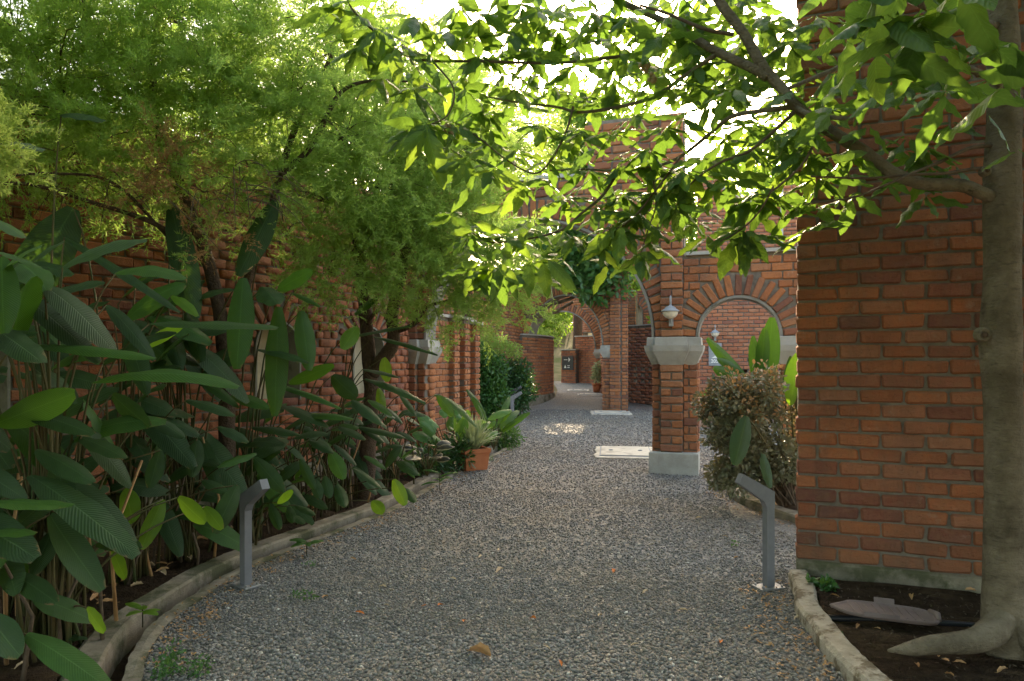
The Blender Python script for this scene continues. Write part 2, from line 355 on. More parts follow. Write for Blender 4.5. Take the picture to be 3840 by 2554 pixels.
# loose stones of the path
def scatter_pebbles(y0, y1, n, rmin, rmax, ico=True):
    ph = (1 + 5 ** .5) / 2
    if ico:
        B = np.array([(-1, ph, 0), (1, ph, 0), (-1, -ph, 0), (1, -ph, 0), (0, -1, ph), (0, 1, ph), (0, -1, -ph), (0, 1, -ph), (ph, 0, -1), (ph, 0, 1), (-ph, 0, -1), (-ph, 0, 1)]) / math.sqrt(1 + ph * ph)
        FB = np.array([(0, 11, 5), (0, 5, 1), (0, 1, 7), (0, 7, 10), (0, 10, 11), (1, 5, 9), (5, 11, 4), (11, 10, 2), (10, 7, 6), (7, 1, 8), (3, 9, 4), (3, 4, 2), (3, 2, 6), (3, 6, 8), (3, 8, 9), (4, 9, 5), (2, 4, 11), (6, 2, 10), (8, 6, 7), (9, 8, 1)])
    else:
        B = np.array([(1, 0, 0), (0, 1, 0), (-1, 0, 0), (0, -1, 0), (0, 0, 1), (0, 0, -1)], float)
        FB = np.array([(0, 1, 4), (1, 2, 4), (2, 3, 4), (3, 0, 4), (1, 0, 5), (2, 1, 5), (3, 2, 5), (0, 3, 5)])
    y = RNG.uniform(y0, y1, n); a = np.array([XL(v) for v in y]); b = np.array([min(XR(v), v * .80 + .3, 5.2) for v in y]); a = np.maximum(a, -y * .80 - .2)
    x = a + (b - a) * RNG.random(n)
    keep = ~((np.hypot(x - 2.62, (y - 6.15) * .8) < .62)); x, y = x[keep], y[keep]; n = len(x)
    r = rmin + (rmax - rmin) * RNG.random(n) ** 1.8; sc3 = np.c_[RNG.uniform(.85, 1.35, n), RNG.uniform(.7, 1.05, n), RNG.uniform(.45, .8, n)] * r[:, None]
    Q = B[None] * sc3[:, None, :] * RNG.uniform(.78, 1.22, (n, len(B), 1))
    an = RNG.uniform(0, 6.283, n); tl = RNG.uniform(-.5, .5, n)
    c, s_ = np.cos(tl), np.sin(tl); Q = np.stack([Q[..., 0] * c[:, None] - Q[..., 2] * s_[:, None], Q[..., 1], Q[..., 0] * s_[:, None] + Q[..., 2] * c[:, None]], -1)
    c, s_ = np.cos(an), np.sin(an); Q = np.stack([Q[..., 0] * c[:, None] - Q[..., 1] * s_[:, None], Q[..., 0] * s_[:, None] + Q[..., 1] * c[:, None], Q[..., 2]], -1)
    Q += np.c_[x, y, r * RNG.uniform(.1, .75, n)][:, None, :]
    FF = FB[None] + (np.arange(n) * len(B))[:, None, None]
    return mesh_np('loose_gravel', Q.reshape(-1, 3), FF.reshape(-1, 3), np.repeat(RNG.random(n), len(FB)))
for y0, y1, n, r0, r1, ico in ((2.45, 3.5, 18000, .005, .0118, True), (3.5, 4.8, 27000, .0055, .0118, False), (4.8, 7.2, 27000, .007, .0135, False), (7.2, 11, 21000, .008, .016, False), (11, 19.5, 18000, .012, .022, False)):
    o = tag(link('loose_gravel', scatter_pebbles(y0, y1, n, r0, r1, ico), M['pebble'], kind='stuff'), 'loose grey gravel stones covering the path', 'gravel', 'loose gravel')
# lip, gutter, kerb of the left bed
tag(link('gutter_edge', sweep(LIP, [(0, -.15), (0, .012), (.035, .02), (.075, .014), (.085, -.15)], .004).mesh('gutter_edge'), M['kerb']), 'thin flush concrete edging along the left side of the gravel', 'kerb')
struct('gutter', sweep(LIP, [(.08, -.10), (.12, -.115), (.2, -.10)], .004).mesh('gutter'), M['soil'])
tag(link('bed_kerb', sweep(LIP, [(.17, -.15), (.172, .035), (.185, .048), (.29, .052), (.31, .04), (.315, -.15)], .0022).mesh('bed_kerb'), M['kerb']), 'raised mossy concrete kerb curving along the planted left bed', 'kerb')
bedL = MB(); k = 8
for i, row in enumerate(zip(*[offset(LIP, .32 + d) for d in (0, .15, .35, .6, .9, 1.3, 1.9, 2.6)])):
    for j, p in enumerate(row): bedL.v.append((p[0], p[1], .03 + rnd(-.02, .025) + (.0 if j else 0)))
for i in range(len(LIP) - 1):
    for j in range(k - 1): bedL.f.append((i * k + j, (i + 1) * k + j, (i + 1) * k + j + 1, i * k + j + 1))
struct('planting_bed', bedL.mesh('planting_bed', True), M['soil'])
# far bed beyond the first arch
fb = MB(); P = smooth_pts([(-.02, 11.2), (-.32, 13), (-.28, 15), (.1, 17.5), (.42, 19.5)], 20)
for p in P: fb.v += [(p[0], p[1], .02), (p[0] - .5, p[1] + .1, .07), (p[0] - 2.4, p[1] + .4, .05)]
for i in range(len(P) - 1):
    for j in range(2): fb.f.append((i * 3 + j, i * 3 + 3 + j, i * 3 + 4 + j, i * 3 + 1 + j))
struct('planting_bed', fb.mesh('far_bed', True), M['soil'])
# right bed
tag(link('bed_kerb', sweep(RK, [(.0, -.15), (-.0, .06), (-.014, .083), (-.10, .09), (-.115, .075), (-.12, -.1)], .0025).mesh('right_kerb'), M['kerb_pale']), 'curved chipped concrete kerb at the foot of the right wall', 'kerb')
bd = MB(); inner = offset(RK, -.13)
for p in inner:
    for q in range(9): bd.v.append((p[0] + (4.2 - p[0]) * (q / 8) ** 1.3, p[1] - (p[1] - 1.7) * .25 * (q / 8) + .1 * (q > 5), .045 + rnd(-.012, .018)))
for i in range(len(inner) - 1):
    for j in range(8): bd.f.append((i * 9 + j, i * 9 + 9 + j, i * 9 + 10 + j, i * 9 + 1 + j))
struct('planting_bed', bd.mesh('right_bed', True), M['soil'])
# bed behind the right wall
MK = smooth_pts([(3.1, 5.0), (2.62, 5.35), (2.42, 5.85), (2.22, 6.6), (2.28, 7.25), (2.6, 7.6), (3.4, 7.5)], 40)
tag(link('bed_kerb', sweep(MK, [(0, -.1), (0, .05), (-.02, .07), (-.12, .075), (-.14, -.05)], .006).mesh('middle_kerb'), M['kerb']), 'low curved kerb round the bronze shrub behind the right wall', 'kerb')
b2 = MB(); b2.v.append((2.8, 6.4, .13)); mi = offset(MK, -.1)
for p in mi: b2.v.append((p[0], p[1], .04))
for i in range(len(mi) - 1): b2.f.append((0, i + 1, i + 2))
b2.f.append((0, len(mi), 1)); struct('planting_bed', b2.mesh('middle_bed'), M['soil'])

# ------------------------------------------------------------------ brick walls
BL, BD, BH = .226, .11, .079
def brick_variant(i, L, D, H):
    rr = random.Random(i); r = rr.uniform(.007, .013); V, Fc = bev_box(L / 2, D / 2, H / 2, r)
    c = {}
    out = []
    for v in V:
        key = tuple(1 if x > 0 else -1 for x in v)
        if key not in c: c[key] = (rr.uniform(-.006, .006), rr.uniform(-.005, .005), rr.uniform(-.005, .005))
        d = c[key]; out.append((v[0] + d[0] + rr.uniform(-.001, .001), v[1] + d[1], v[2] + d[2] + rr.uniform(-.001, .001)))
    mb = MB(); mb.add(out, Fc); return mb
BV = [brick_variant(i, BL, BD, BH) for i in range(12)]
BVN = [(np.array(b.v), b.f) for b in BV]
BM = {}
def brick_mesh(i, mk):
    if (i, mk) not in BM:
        me = BV[i].mesh('brick'); me.materials.append(M[mk]); BM[i, mk] = me
    return BM[i, mk]
BTOPO_T = np.array([f for f in BV[0].f if len(f) == 3]); BTOPO_Q = np.array([f for f in BV[0].f if len(f) == 4])
BTRI = np.array([t for f in BV[0].f for t in ([f] if len(f) == 3 else [(f[0], f[1], f[2]), (f[0], f[2], f[3])])])
def inview(p):
    if p[1] < .3: return False
    px = p[0] / p[1] * F + 1920; py = HZ - (p[2] - CAM_H) / p[1] * F
    return -150 < px < 3990 and -150 < py < 2700
class Bricks:
    """collects placed bricks, then builds the 300 nearest in view as parts and the rest as one part"""
    def __init__(s): s.b = []
    def put(s, c, M3, scale, name='brick'): s.b.append((Vector(c), M3, scale, name))
    def build(s, parent, mk, maxn=300):
        byname = {}
        for b in s.b: byname.setdefault(b[3], []).append(b)
        for name, L in byname.items():
            L.sort(key=lambda b: (0 if inview(b[0]) else 1, (b[0] - Vector((0, 0, CAM_H))).length))
            near = [b for b in L[:maxn] if inview(b[0])]; rest = L[len(near):]
            for c, M3, scl, _ in near:
                o = bpy.data.objects.new(name, brick_mesh(random.randrange(12), mk)); COL.objects.link(o); o.parent = parent
                o.matrix_basis = Matrix.Translation(c - parent.location) @ M3.to_4x4() @ Matrix.Diagonal((*scl, 1))
            if rest:
                Vs, Fs, A = [], [], []
                for i, (c, M3, scl, _) in enumerate(rest):
                    v = BVN[random.randrange(12)][0] * np.array(scl); Vs.append(v @ np.array(M3).T + np.array(c - parent.location)); Fs.append(BTRI + 24 * i); A.append(np.full(len(BTRI), random.random()))
                o = link(name + '_courses', mesh_np(name + '_courses', np.vstack(Vs), np.vstack(Fs), np.concatenate(A)), M[mk], parent, 'stuff')
class Path:
    def __init__(s, pts):
        s.P = np.array(pts, float); s.d = np.r_[0, np.cumsum(np.linalg.norm(np.diff(s.P, axis=0), axis=1))]; s.L = s.d[-1]
    def at(s, u):
        p = np.array([np.interp(u, s.d, s.P[:, 0]), np.interp(u, s.d, s.P[:, 1])])
        if u < 0: p = s.P[0] + (s.P[1] - s.P[0]) / s.d[1] * u
        return p
    def dir(s, u):
        e = .06; a, b = s.at(max(u - e, 0)), s.at(min(u + e, s.L)); t = b - a; return t / (np.linalg.norm(t) + 1e-12)
    def frame(s, u):
        t = s.dir(u); M3 = Matrix(((t[0], -t[1], 0), (t[1], t[0], 0), (0, 0, 1))); return s.at(u), M3
    def pt(s, u, depth, z):
        p, M3 = s.frame(u); q = M3 @ Vector((0, depth, 0)); return Vector((p[0] + q.x, p[1] + q.y, z))
def sub_intervals(base, blocks):
    out = [base]
    for a, b in blocks:
        nx_ = []
        for p, q in out:
            if b <= p or a >= q: nx_.append((p, q))
            else:
                if a > p: nx_.append((p, a))
                if b < q: nx_.append((b, q))
        out = nx_
    return out
def build_wall(name, label, path, z0, top, thick=.24, course=.0903, openings=(), blocks=(), bond='stretcher', mk='brick', group=None, s0=0.0, s1=None, jut=.018, maxn=300, joint=.013, base=None, lining=.04, ring=.25, ends=False, coping=None, cat='wall', blen=.237, skip=None, mort='mortar'):
    topf = top if callable(top) else (lambda s: top)
    if bond == 'flemish': jut = .030
    s1 = path.L if s1 is None else s1
    p0 = path.at(s0); T = thing(name, label, cat, (p0[0], p0[1], z0), group); org = T.location
    # mortar core, column by column, with the openings cut out
    S = set(np.arange(s0 + .01, s1 - .01, .12)) | {s0 + .01, s1 - .01}
    for o in openings:
        if o[0] == 'arch':
            _, c, r, zb, zs = o[:5]
            for k in range(25): S.add(c - (r + lining) * math.cos(math.pi * k / 24))
        else: S |= {o[1], o[2]}
    S = sorted(x for x in S if s0 + .0099 <= x <= s1 - .0099); core = MB()
    def holes(s, left, right):
        out = []
        for o in openings:
            if o[0] == 'arch':
                _, c, r, zb, zs = o[:5]; rr = r + lining
                if abs((left + right) / 2 - c) < rr:
                    x = min(abs(s - c), rr); out.append((zb, zs + math.sqrt(max(0, rr * rr - x * x))))
            elif o[1] < (left + right) / 2 < o[2]: out.append((o[3], o[4]))
        return out
    for a, b in zip(S[:-1], S[1:]):
        if b - a < 1e-5: continue
        ha, hb = holes(a, a, b), holes(b, a, b); t_ = topf((a + b) / 2)
        za = [z0] + [z for h in ha for z in h] + [t_]; zb_ = [z0] + [z for h in hb for z in h] + [t_]
        for i in range(0, len(za), 2):
            if za[i + 1] <= za[i] + 1e-4 and zb_[i + 1] <= zb_[i] + 1e-4: continue
            q = [path.pt(a, jut, za[i]), path.pt(b, jut, zb_[i]), path.pt(b, jut, zb_[i + 1]), path.pt(a, jut, za[i + 1]), path.pt(a, thick, za[i]), path.pt(b, thick, zb_[i]), path.pt(b, thick, zb_[i + 1]), path.pt(a, thick, za[i + 1])]
            core.add([v - org for v in q], [(0, 1, 2, 3), (5, 4, 7, 6), (3, 2, 6, 7), (1, 0, 4, 5), (0, 3, 7, 4), (2, 1, 5, 6)])
    link('mortar', core.mesh('mortar'), M[mort], T)
    bk = Bricks(); nc = int((max(topf(s) for s in np.linspace(s0, s1, 30)) - z0) / course)
    for k in range(nc):
        zc = z0 + (k + .5) * course; bl = []
        for o in openings:
            if o[0] == 'arch':
                _, c, r, zb, zs = o[:5]
                if zb < zc < zs:
                    if len(o) > 6:
                        bl.append((c - r, c + r))
                        for sg in (-1, 1):
                            if not (s0 < c + sg * r < s1): continue
                            pp, M3 = path.frame(c + sg * r); dd = thick - BD - .012
                            bk.put(path.pt(c + sg * (r + BD / 2 - .004), BD + .006 + dd / 2, zc), M3 @ Matrix.Rotation(R(90) * sg, 3, 'Z'), (dd / BL, 1, (course - joint) / BH))
                    else: bl.append((c - r - lining, c + r + lining))
                elif zc >= zs:
                    R_ = r + lining + ring; 
                    if zc - zs < R_: h = math.sqrt(R_ * R_ - (zc - zs) ** 2) + .012; bl.append((c - h, c + h))
            elif o[3] - .01 < zc < o[4] + .01: bl.append((o[1], o[2]))
        for b in blocks:
            if b[2] < zc < b[3]: bl.append((b[0], b[1]))
        allow = sub_intervals((s0, s1), bl)
        s = s0 - (blen / 2 if k % 2 else 0); j = 0
        if bond == 'flemish': s = s0 - (.18 if k % 2 else 0)
        while s < s1:
            L = blen; rec = 0
            if bond == 'flemish' and j % 2: L = .118; rec = .021
            j += 1
            for p, q in allow:
                a, b = max(s, p), min(s + L, q)
                if b - a < .035 or topf((a + b) / 2) < zc + course * .4: continue
                if skip and skip(k, a, b, zc): continue
                if a <= s0 + 1e-6: a += rnd(-.010, .006)
                pp, M3 = path.frame((a + b) / 2)
                M3 = M3 @ Matrix.Rotation(rnd(-.008, .008), 3, 'Z') @ Matrix.Rotation(rnd(-.006, .006), 3, 'Y')
                cc = path.pt((a + b) / 2, BD / 2 - rnd(0, .004) + rec, zc + rnd(-.0015, .0015))
                bk.put(cc, M3, ((b - a - joint) / BL, 1, (course - joint) / BH))
            s += L
    for o in openings:
        if o[0] != 'arch': continue
        _, c, r, zb, zs = o[:5]; ri = r + lining; rm = ri + ring / 2
        n = max(7, int(math.pi * (ri + .02) / (course * 1.02))); n += 1 - n % 2; keep = o[5] if len(o) > 5 else None
        for i in range(n):
            a = math.pi * (i + .5) / n; x = c - rm * math.cos(a); z = zs + rm * math.sin(a)
            if keep and not keep(x, z): continue
            if not (s0 - .05 < x < s1 + .05): continue
            pp, M3 = path.frame(x)
            M3 = M3 @ Matrix.Rotation(math.pi - a + rnd(-.02, .02) , 3, 'Y').inverted() if False else M3 @ Matrix.Rotation(-(math.pi - a) , 3, 'Y')
            h = min(BH * 1.02, math.pi * ri / n - .014)
            bk.put(path.pt(x, BD / 2 - rnd(.002, .007), z), M3, ((ring - .012) / BL, 1, h / BH), 'voussoir')
        if lining:
            lb = MB(); m = 36; ps = [(c - r, zb)] + [(c - r * math.cos(math.pi * i / m), zs + r * math.sin(math.pi * i / m)) for i in range(m + 1)] + [(c + r, zb)]
            po = [(c - ri, zb)] + [(c - ri * math.cos(math.pi * i / m), zs + ri * math.sin(math.pi * i / m)) for i in range(m + 1)] + [(c + ri, zb)]
            z_lo = o[6] if len(o) > 6 else zb
            for (s_, z_), (s2, z2) in zip(ps, po):
                z_ = max(z_, z_lo); z2 = max(z2, z_lo)
                for (u, zz, d) in ((s_, z_, -.012), (s2, z2, -.012), (s2, z2, thick + .012), (s_, z_, thick + .012)): lb.v.append(tuple(path.pt(u, d, zz) - org))
            for i in range(len(ps) - 1):
                for e in range(4): lb.f.append((i * 4 + e, i * 4 + (e + 1) % 4, i * 4 + 4 + (e + 1) % 4, i * 4 + 4 + e))
            link('arch_lining', lb.mesh('arch_lining'), M['lining'], T)
    bk.build(T, mk, maxn)
    if base:   # (height_bottom, height_top, proud, material)
        mb = MB(); ss = np.linspace(s0, s1, max(2, int((s1 - s0) / .3)))
        for s in ss: mb.v += [tuple(path.pt(s, d, z) - org) for d, z in ((-base[2], base[0]), (-base[2], base[1] - .015), (-base[2] + .015, base[1]), (thick, base[1]), (thick, base[0]))]
        for i in range(len(ss) - 1):
            for e in range(4): mb.f.append((i * 5 + e, i * 5 + 1 + e, i * 5 + 6 + e, i * 5 + 5 + e))
        mb.f.append((0, 1, 2, 3, 4)); mb.f.append(tuple(len(mb.v) - 5 + e for e in range(5))); link('plinth', mb.mesh('plinth'), M[base[3]], T)
    for (a, b, z, hgt, over) in (coping or ()):
        mb = MB(); ss = np.linspace(a, b, max(2, int((b - a) / .25)))
        for s in ss: mb.v += [tuple(path.pt(s, d, zz) - org) for d, zz in ((-over, z), (-over, z + hgt), (thick + over, z + hgt), (thick + over, z))]
        for i in range(len(ss) - 1):
            for e in range(4): mb.f.append((i * 4 + e, i * 4 + (e + 1) % 4, i * 4 + 4 + (e + 1) % 4, i * 4 + 4 + e))
        mb.f.append((0, 1, 2, 3)); mb.f.append(tuple(len(mb.v) - 4 + e for e in range(4))); link('coping', mb.mesh('coping'), M['coping'], T)
    return T
def pilaster(T, path, sa, sb, z0, z1, proud, course, mk, depth=.16):
    """projecting brick strip: one stretcher, then two headers, course by course"""
    bk = Bricks(); k = 0; z = z0; wd = sb - sa
    core = MB(); p, M3 = path.frame((sa + sb) / 2); c = path.pt((sa + sb) / 2, -proud + .020 + depth / 2, (z0 + z1) / 2) - T.location
    core.box(c, (wd / 2 - .008, depth / 2, (z1 - z0) / 2), m=M3); link('mortar', core.mesh('pilaster_mortar'), M['mortar'], T)
    while z + course * .6 < z1:
        cuts = [(sa, sb)] if k % 2 == 0 else [(sa, (sa + sb) / 2), ((sa + sb) / 2, sb)]
        for a, b in cuts:
            p, M3 = path.frame((a + b) / 2); M3 = M3 @ Matrix.Rotation(rnd(-.012, .012), 3, 'Z')
            bk.put(path.pt((a + b) / 2, -proud + .08 - rnd(0, .004), z + course / 2), M3, ((b - a - (.014 if len(cuts) > 1 else .003)) / BL, .16 / BD, (course - .014) / BH))
        z += course; k += 1
    bk.build(T, mk, 140)
def impost(T, path, sa, sb, z0, z1, proud, depth=.34, nm='impost', k=1.0):
    prof = [(z0, .0), (z0 + (z1 - z0) * .50, .075 * k), (z0 + (z1 - z0) * .70, .085 * k), (z0 + (z1 - z0) * .70, .058 * k), (z1 - .006, .052 * k), (z1, .045 * k)]
    mb = MB(); rings = []
    for z, e in prof: rings.append([path.pt(s, d, z) - T.location for s, d in ((sa - e, -proud - e), (sb + e, -proud - e), (sb + e, depth + e), (sa - e, depth + e))])
    mb.loft(rings); link(nm, mb.mesh('impost'), M['concrete'], T)

# --- arcade with the big arch and the small arch
a18 = R(18); t18 = (math.cos(a18), -math.sin(a18)); L0 = (-1.19, 9.45)
AP = Path([(L0[0] - .62 * t18[0], L0[1] - .62 * t18[1]), (L0[0] + 5.4 * t18[0], L0[1] + 5.4 * t18[1])]); O = .62
ZI0, ZI = 1.34, 1.68
def arc_top(s): s -= O; return 3.76 if s < 2.25 else (4.45 if s < 3.47 else 2.68)
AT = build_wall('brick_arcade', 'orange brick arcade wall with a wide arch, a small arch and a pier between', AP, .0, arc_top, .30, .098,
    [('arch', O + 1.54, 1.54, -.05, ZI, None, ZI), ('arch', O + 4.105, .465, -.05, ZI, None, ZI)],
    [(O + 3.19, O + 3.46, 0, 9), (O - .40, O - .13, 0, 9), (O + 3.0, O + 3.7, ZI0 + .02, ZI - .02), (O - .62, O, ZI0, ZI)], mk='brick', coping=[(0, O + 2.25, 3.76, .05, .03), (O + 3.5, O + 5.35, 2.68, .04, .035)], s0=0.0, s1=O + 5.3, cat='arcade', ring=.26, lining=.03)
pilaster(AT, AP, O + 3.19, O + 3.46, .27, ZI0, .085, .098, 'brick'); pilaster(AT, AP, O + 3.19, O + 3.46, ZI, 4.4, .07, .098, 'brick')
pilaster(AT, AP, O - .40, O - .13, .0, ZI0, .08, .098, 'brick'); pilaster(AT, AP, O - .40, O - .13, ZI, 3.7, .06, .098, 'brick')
for sa, sb, pr in ((O + 3.08, O + 3.62, 0), (O + 3.19, O + 3.46, .085), (O - .56, O - .0, 0), (O - .40, O - .13, .08), (O + 4.58, O + 5.1, 0)): impost(AT, AP, sa, sb, ZI0, ZI, pr, .30)
pm = MB(); pm.loft([[AP.pt(s, d, z) - AT.location for s, d in ((O + 3.055 + e, -.10 + e), (O + 3.645 - e, -.10 + e), (O + 3.645 - e, .36 - e), (O + 3.055 + e, .36 - e))] for z, e in ((-.1, 0), (.255, 0), (.27, .012))])
link('plinth', pm.mesh('plinth'), M['concrete'], AT)
# side faces of the pier where it turns
# --- right wall
a22 = R(22); RC = (1.80, 4.32)
RP = Path([RC, (RC[0] + 2.3 * math.cos(a22), RC[1] - 2.3 * math.sin(a22))])
RW = build_wall('brick_wall', 'tall weathered red brick wall with concrete plinth behind the bare tree trunk', RP, .14, 4.75, .28, .0903,
    [('rect', 1.48, 1.60, 3.02, 3.11), ('rect', 1.55, 1.67, 2.84, 2.93), ('rect', 1.43, 1.55, 2.66, 2.75)], mk='brick_dirty', base=(-.1, .14, .006, 'kerb'), maxn=300, mort='mortar_pale', jut=.014, joint=.013)
# --- left wall with arched openings
LPth = Path(smooth_pts([(-4.9, 2.6), (-4.3, 3.9), (-3.75, 4.88), (-3.25, 5.7), (-2.41, 7.06), (-1.68, 8.3), (-1.45, 8.95), (-1.42, 9.45)], 60))
def s_at_y(path, Y):
    ss = np.linspace(0, path.L, 600); return ss[np.argmin([abs(path.at(u)[1] - Y) for u in ss])]
lops = [('arch', s_at_y(LPth, y), .27, .98, 1.52) for y in (4.75, 7.05, 8.22)]
LT = build_wall('brick_wall', 'shaded left brick wall with recessed headers and small arched openings behind the plants', LPth, .28, 3.45, .26, .0903, lops, bond='flemish', mk='brick_dirty', base=(-.1, .28, .012, 'kerb'), lining=.02, ring=.24)
LB = Path(offset(LPth.P, .55)); mb = MB()
for i, y in enumerate((4.75, 7.05, 8.22)):
    s = s_at_y(LPth, y); p, M3 = LPth.frame(s); T = tag(link('stone_panel', MB().box(LPth.pt(s, .30, 1.38), (.36, .03, .46), m=M3, bev=.008).mesh('stone_panel'), M['plaster']), ('cream stone panel in the arched opening at the far left', 'cream stone panel in the opening behind the tall leaves', 'cream stone panel in the opening beside the forked trunk')[i], 'panel', 'stone panels in the arched openings')
    link('sill', MB().box(LPth.pt(s, .20, .955), (.26, .09, .022), m=M3, bev=.005).mesh('sill'), M['coping'], T)
# --- low wall with stepped buttresses beyond the big arch
SP = Path([(-1.12, 9.75), (-.86, 10.7), (-.62, 11.55)])
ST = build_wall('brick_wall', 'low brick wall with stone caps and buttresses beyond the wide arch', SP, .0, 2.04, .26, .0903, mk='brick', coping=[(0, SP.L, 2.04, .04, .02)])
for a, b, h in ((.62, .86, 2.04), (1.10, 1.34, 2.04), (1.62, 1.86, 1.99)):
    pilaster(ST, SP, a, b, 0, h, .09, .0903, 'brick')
    p, M3 = SP.frame((a + b) / 2); link('cap', MB().box(SP.pt((a + b) / 2, -.01, h + .02) - ST.location, ((b - a) / 2 + .03, .13, .021), m=M3, bev=.004).mesh('cap'), M['coping'], ST)
# --- wall behind the green shrubs, curved passage wall, second and third arch
BP = Path(smooth_pts([(-2.6, 13.6), (-1.6, 15.2), (-.7, 16.9), (.0, 18.7), (.40, 20.4)], 30))
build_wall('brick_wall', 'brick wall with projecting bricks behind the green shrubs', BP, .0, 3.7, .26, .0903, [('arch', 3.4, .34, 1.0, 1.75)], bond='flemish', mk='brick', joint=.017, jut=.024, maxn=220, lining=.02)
CP = Path(smooth_pts([(.30, 19.55), (.62, 20.0), (1.02, 20.9), (1.32, 22.0), (1.42, 23.2)], 24))
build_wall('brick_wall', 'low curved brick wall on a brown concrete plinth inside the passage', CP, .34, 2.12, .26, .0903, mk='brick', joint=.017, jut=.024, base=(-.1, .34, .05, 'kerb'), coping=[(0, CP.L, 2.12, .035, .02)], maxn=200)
W2P = Path([(-.2, 21.53), (.47, 20.8), (2.485, 18.6), (2.95, 18.35), (3.12, 18.32)]); dl = math.hypot(2.015, 2.2); s2 = W2P.d[1]
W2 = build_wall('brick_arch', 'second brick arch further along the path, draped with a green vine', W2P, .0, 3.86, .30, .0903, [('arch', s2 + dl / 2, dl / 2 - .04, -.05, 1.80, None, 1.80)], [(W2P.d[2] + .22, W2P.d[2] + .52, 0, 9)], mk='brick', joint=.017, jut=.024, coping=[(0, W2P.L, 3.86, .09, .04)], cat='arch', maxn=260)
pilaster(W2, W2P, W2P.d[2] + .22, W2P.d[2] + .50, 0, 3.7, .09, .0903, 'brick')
for sa, sb in ((s2 - .30, s2 + .0), (W2P.d[2] + .0, W2P.d[2] + .2)): impost(W2, W2P, sa, sb, 1.46, 1.80, .0, .30)
W3P = Path([(-.6, 26.1), (.55, 25.3), (2.93, 23.8), (4.2, 23.2)]); dl3 = math.hypot(2.38, 1.5); s3 = W3P.d[1]
W3 = build_wall('brick_arch', 'third brick arch in shade seen through the second arch', W3P, gz(24), 4.2, .30, .0903, [('arch', s3 + dl3 / 2, dl3 / 2 - .04, -.05, 1.77, None, 1.77)], mk='brick', joint=.017, jut=.024, cat='arch', maxn=200)
impost(W3, W3P, s3 + dl3, s3 + dl3 + .3, 1.45, 1.77, .0, .30); impost(W3, W3P, s3 - .3, s3, 1.45, 1.77, .0, .30)
build_wall('brick_wall', 'dark brick side wall inside the passage right of the arches', Path([(3.05, 23.7), (2.78, 19.0)]), .0, 3.5, .26, .0903, mk='brick', joint=.017, jut=.024, maxn=120)
# --- low sign wall at the end of the path
EP = Path([(1.9, 26.5), (2.45, 26.2)]); build_wall('brick_wall', 'short brick wall carrying the black direction sign at the path end', EP, gz(26), 1.78, .3, .0903, mk='brick_far', joint=.017, jut=.024, coping=[(-.02, EP.L + .02, 1.78, .04, .03)], maxn=120)
EP2 = Path([(2.46, 26.6), (2.95, 26.2), (3.3, 25.6)]); build_wall('brick_wall', 'taller stepped brick wall right of the direction sign', EP2, gz(26), 2.3, .3, .0903, mk='brick_far', joint=.017, jut=.024, coping=[(-.02, EP2.L, 2.3, .04, .03)], maxn=120)
EP3 = Path([(2.75, 31.0), (3.25, 30.2), (4.6, 29.5)]); build_wall('brick_building', 'far tall brick building seen through the arches', EP3, gz(27), 6.5, .3, .0903, [('rect', .25, .55, 2.6, 3.3), ('rect', .75, 1.3, 2.2, 2.6)], mk='brick_far', joint=.017, jut=.024, maxn=150, cat='building')
# --- curved screen wall between the second arch and the near pier
JP = Path(smooth_pts([(3.2, 20.7), (3.55, 20.6), (3.95, 20.1), (4.3, 19.2), (4.9, 18.7)], 24))
def jskip(k, a, b, zc): return .75 < zc < 1.15 and k % 2 == 0 and int(a / .237) % 2 == 0
build_wall('brick_wall', 'curved perforated brick screen wall between the second arch and the near pier', JP, .1, 2.42, .2, .0903, [('rect', s, s + .13, z, z + .09) for s in (.5, .8, 1.1, 1.4) for z in (.72, .90, 1.08)], bond='flemish', mk='brick_far', joint=.017, jut=.024, coping=[(0, JP.L, 2.42, .03, .02)], maxn=180)
TP = Path([(3.3, 25.2), (4.4, 24.6), (6.0, 24.0)]); build_wall('brick_building', 'pale brick wall with a small blind arch above the curved screen', TP, .4, 6.2, .3, .0903, [('arch', 1.25, .30, 2.6, 3.1)], mk='brick_far', joint=.017, jut=.024, maxn=200, cat='building', lining=.02)
p, M3 = TP.frame(1.25); tag(link('stone_panel', MB().box(TP.pt(1.25, .22, 3.0), (.34, .03, .48), m=M3).mesh('stone_panel'), M['plaster']), 'cream blind panel in the small arch high above the curved screen', 'panel')
# --- building behind the small arch
HP = Path([(4.50, 16.6), (8.2, 15.5)])
def h_top(s): return 5.9 if s < .55 else (5.55 - .18 * int((s - .55) / .22) if s < 1.0 else (5.15 if s < 1.75 else 5.5))
hh = [('rect', s, s + .115, z, z + .082) for s, z in ((1.28, 1.62), (1.52, 1.62), (1.40, 1.44), (1.16, 1.36), (1.62, 1.36), (1.28, 1.18), (1.52, 1.18), (1.75, 1.27), (1.05, 1.09), (1.40, 1.00), (1.64, 1.00), (1.86, 1.09))]
HB = build_wall('brick_building', 'pale pink brick building with a ragged top behind the small arch', HP, .0, h_top, .3, .0903, hh, mk='brick_far', joint=.017, jut=.024, maxn=300, cat='building')
link('inner_wall', MB().box(HP.pt(1.6, .55, 1.2) - HB.location, (1.2, .1, 1.2), m=HP.frame(1.5)[1]).mesh('inner_wall'), M['brick_dirty'], HB)
for i in range(20):
    s = .55 + i * .062; link('mortar_lump', MB().box(HP.pt(s, .12, h_top(s) + rnd(-.03, .06)) - HB.location, (rnd(.03, .06), .1, rnd(.04, .09)), m=HP.frame(s)[1] @ Matrix.Rotation(rnd(-.3, .3), 3, 'Y'), bev=.014).mesh('mortar_lump'), M['concrete'], HB)
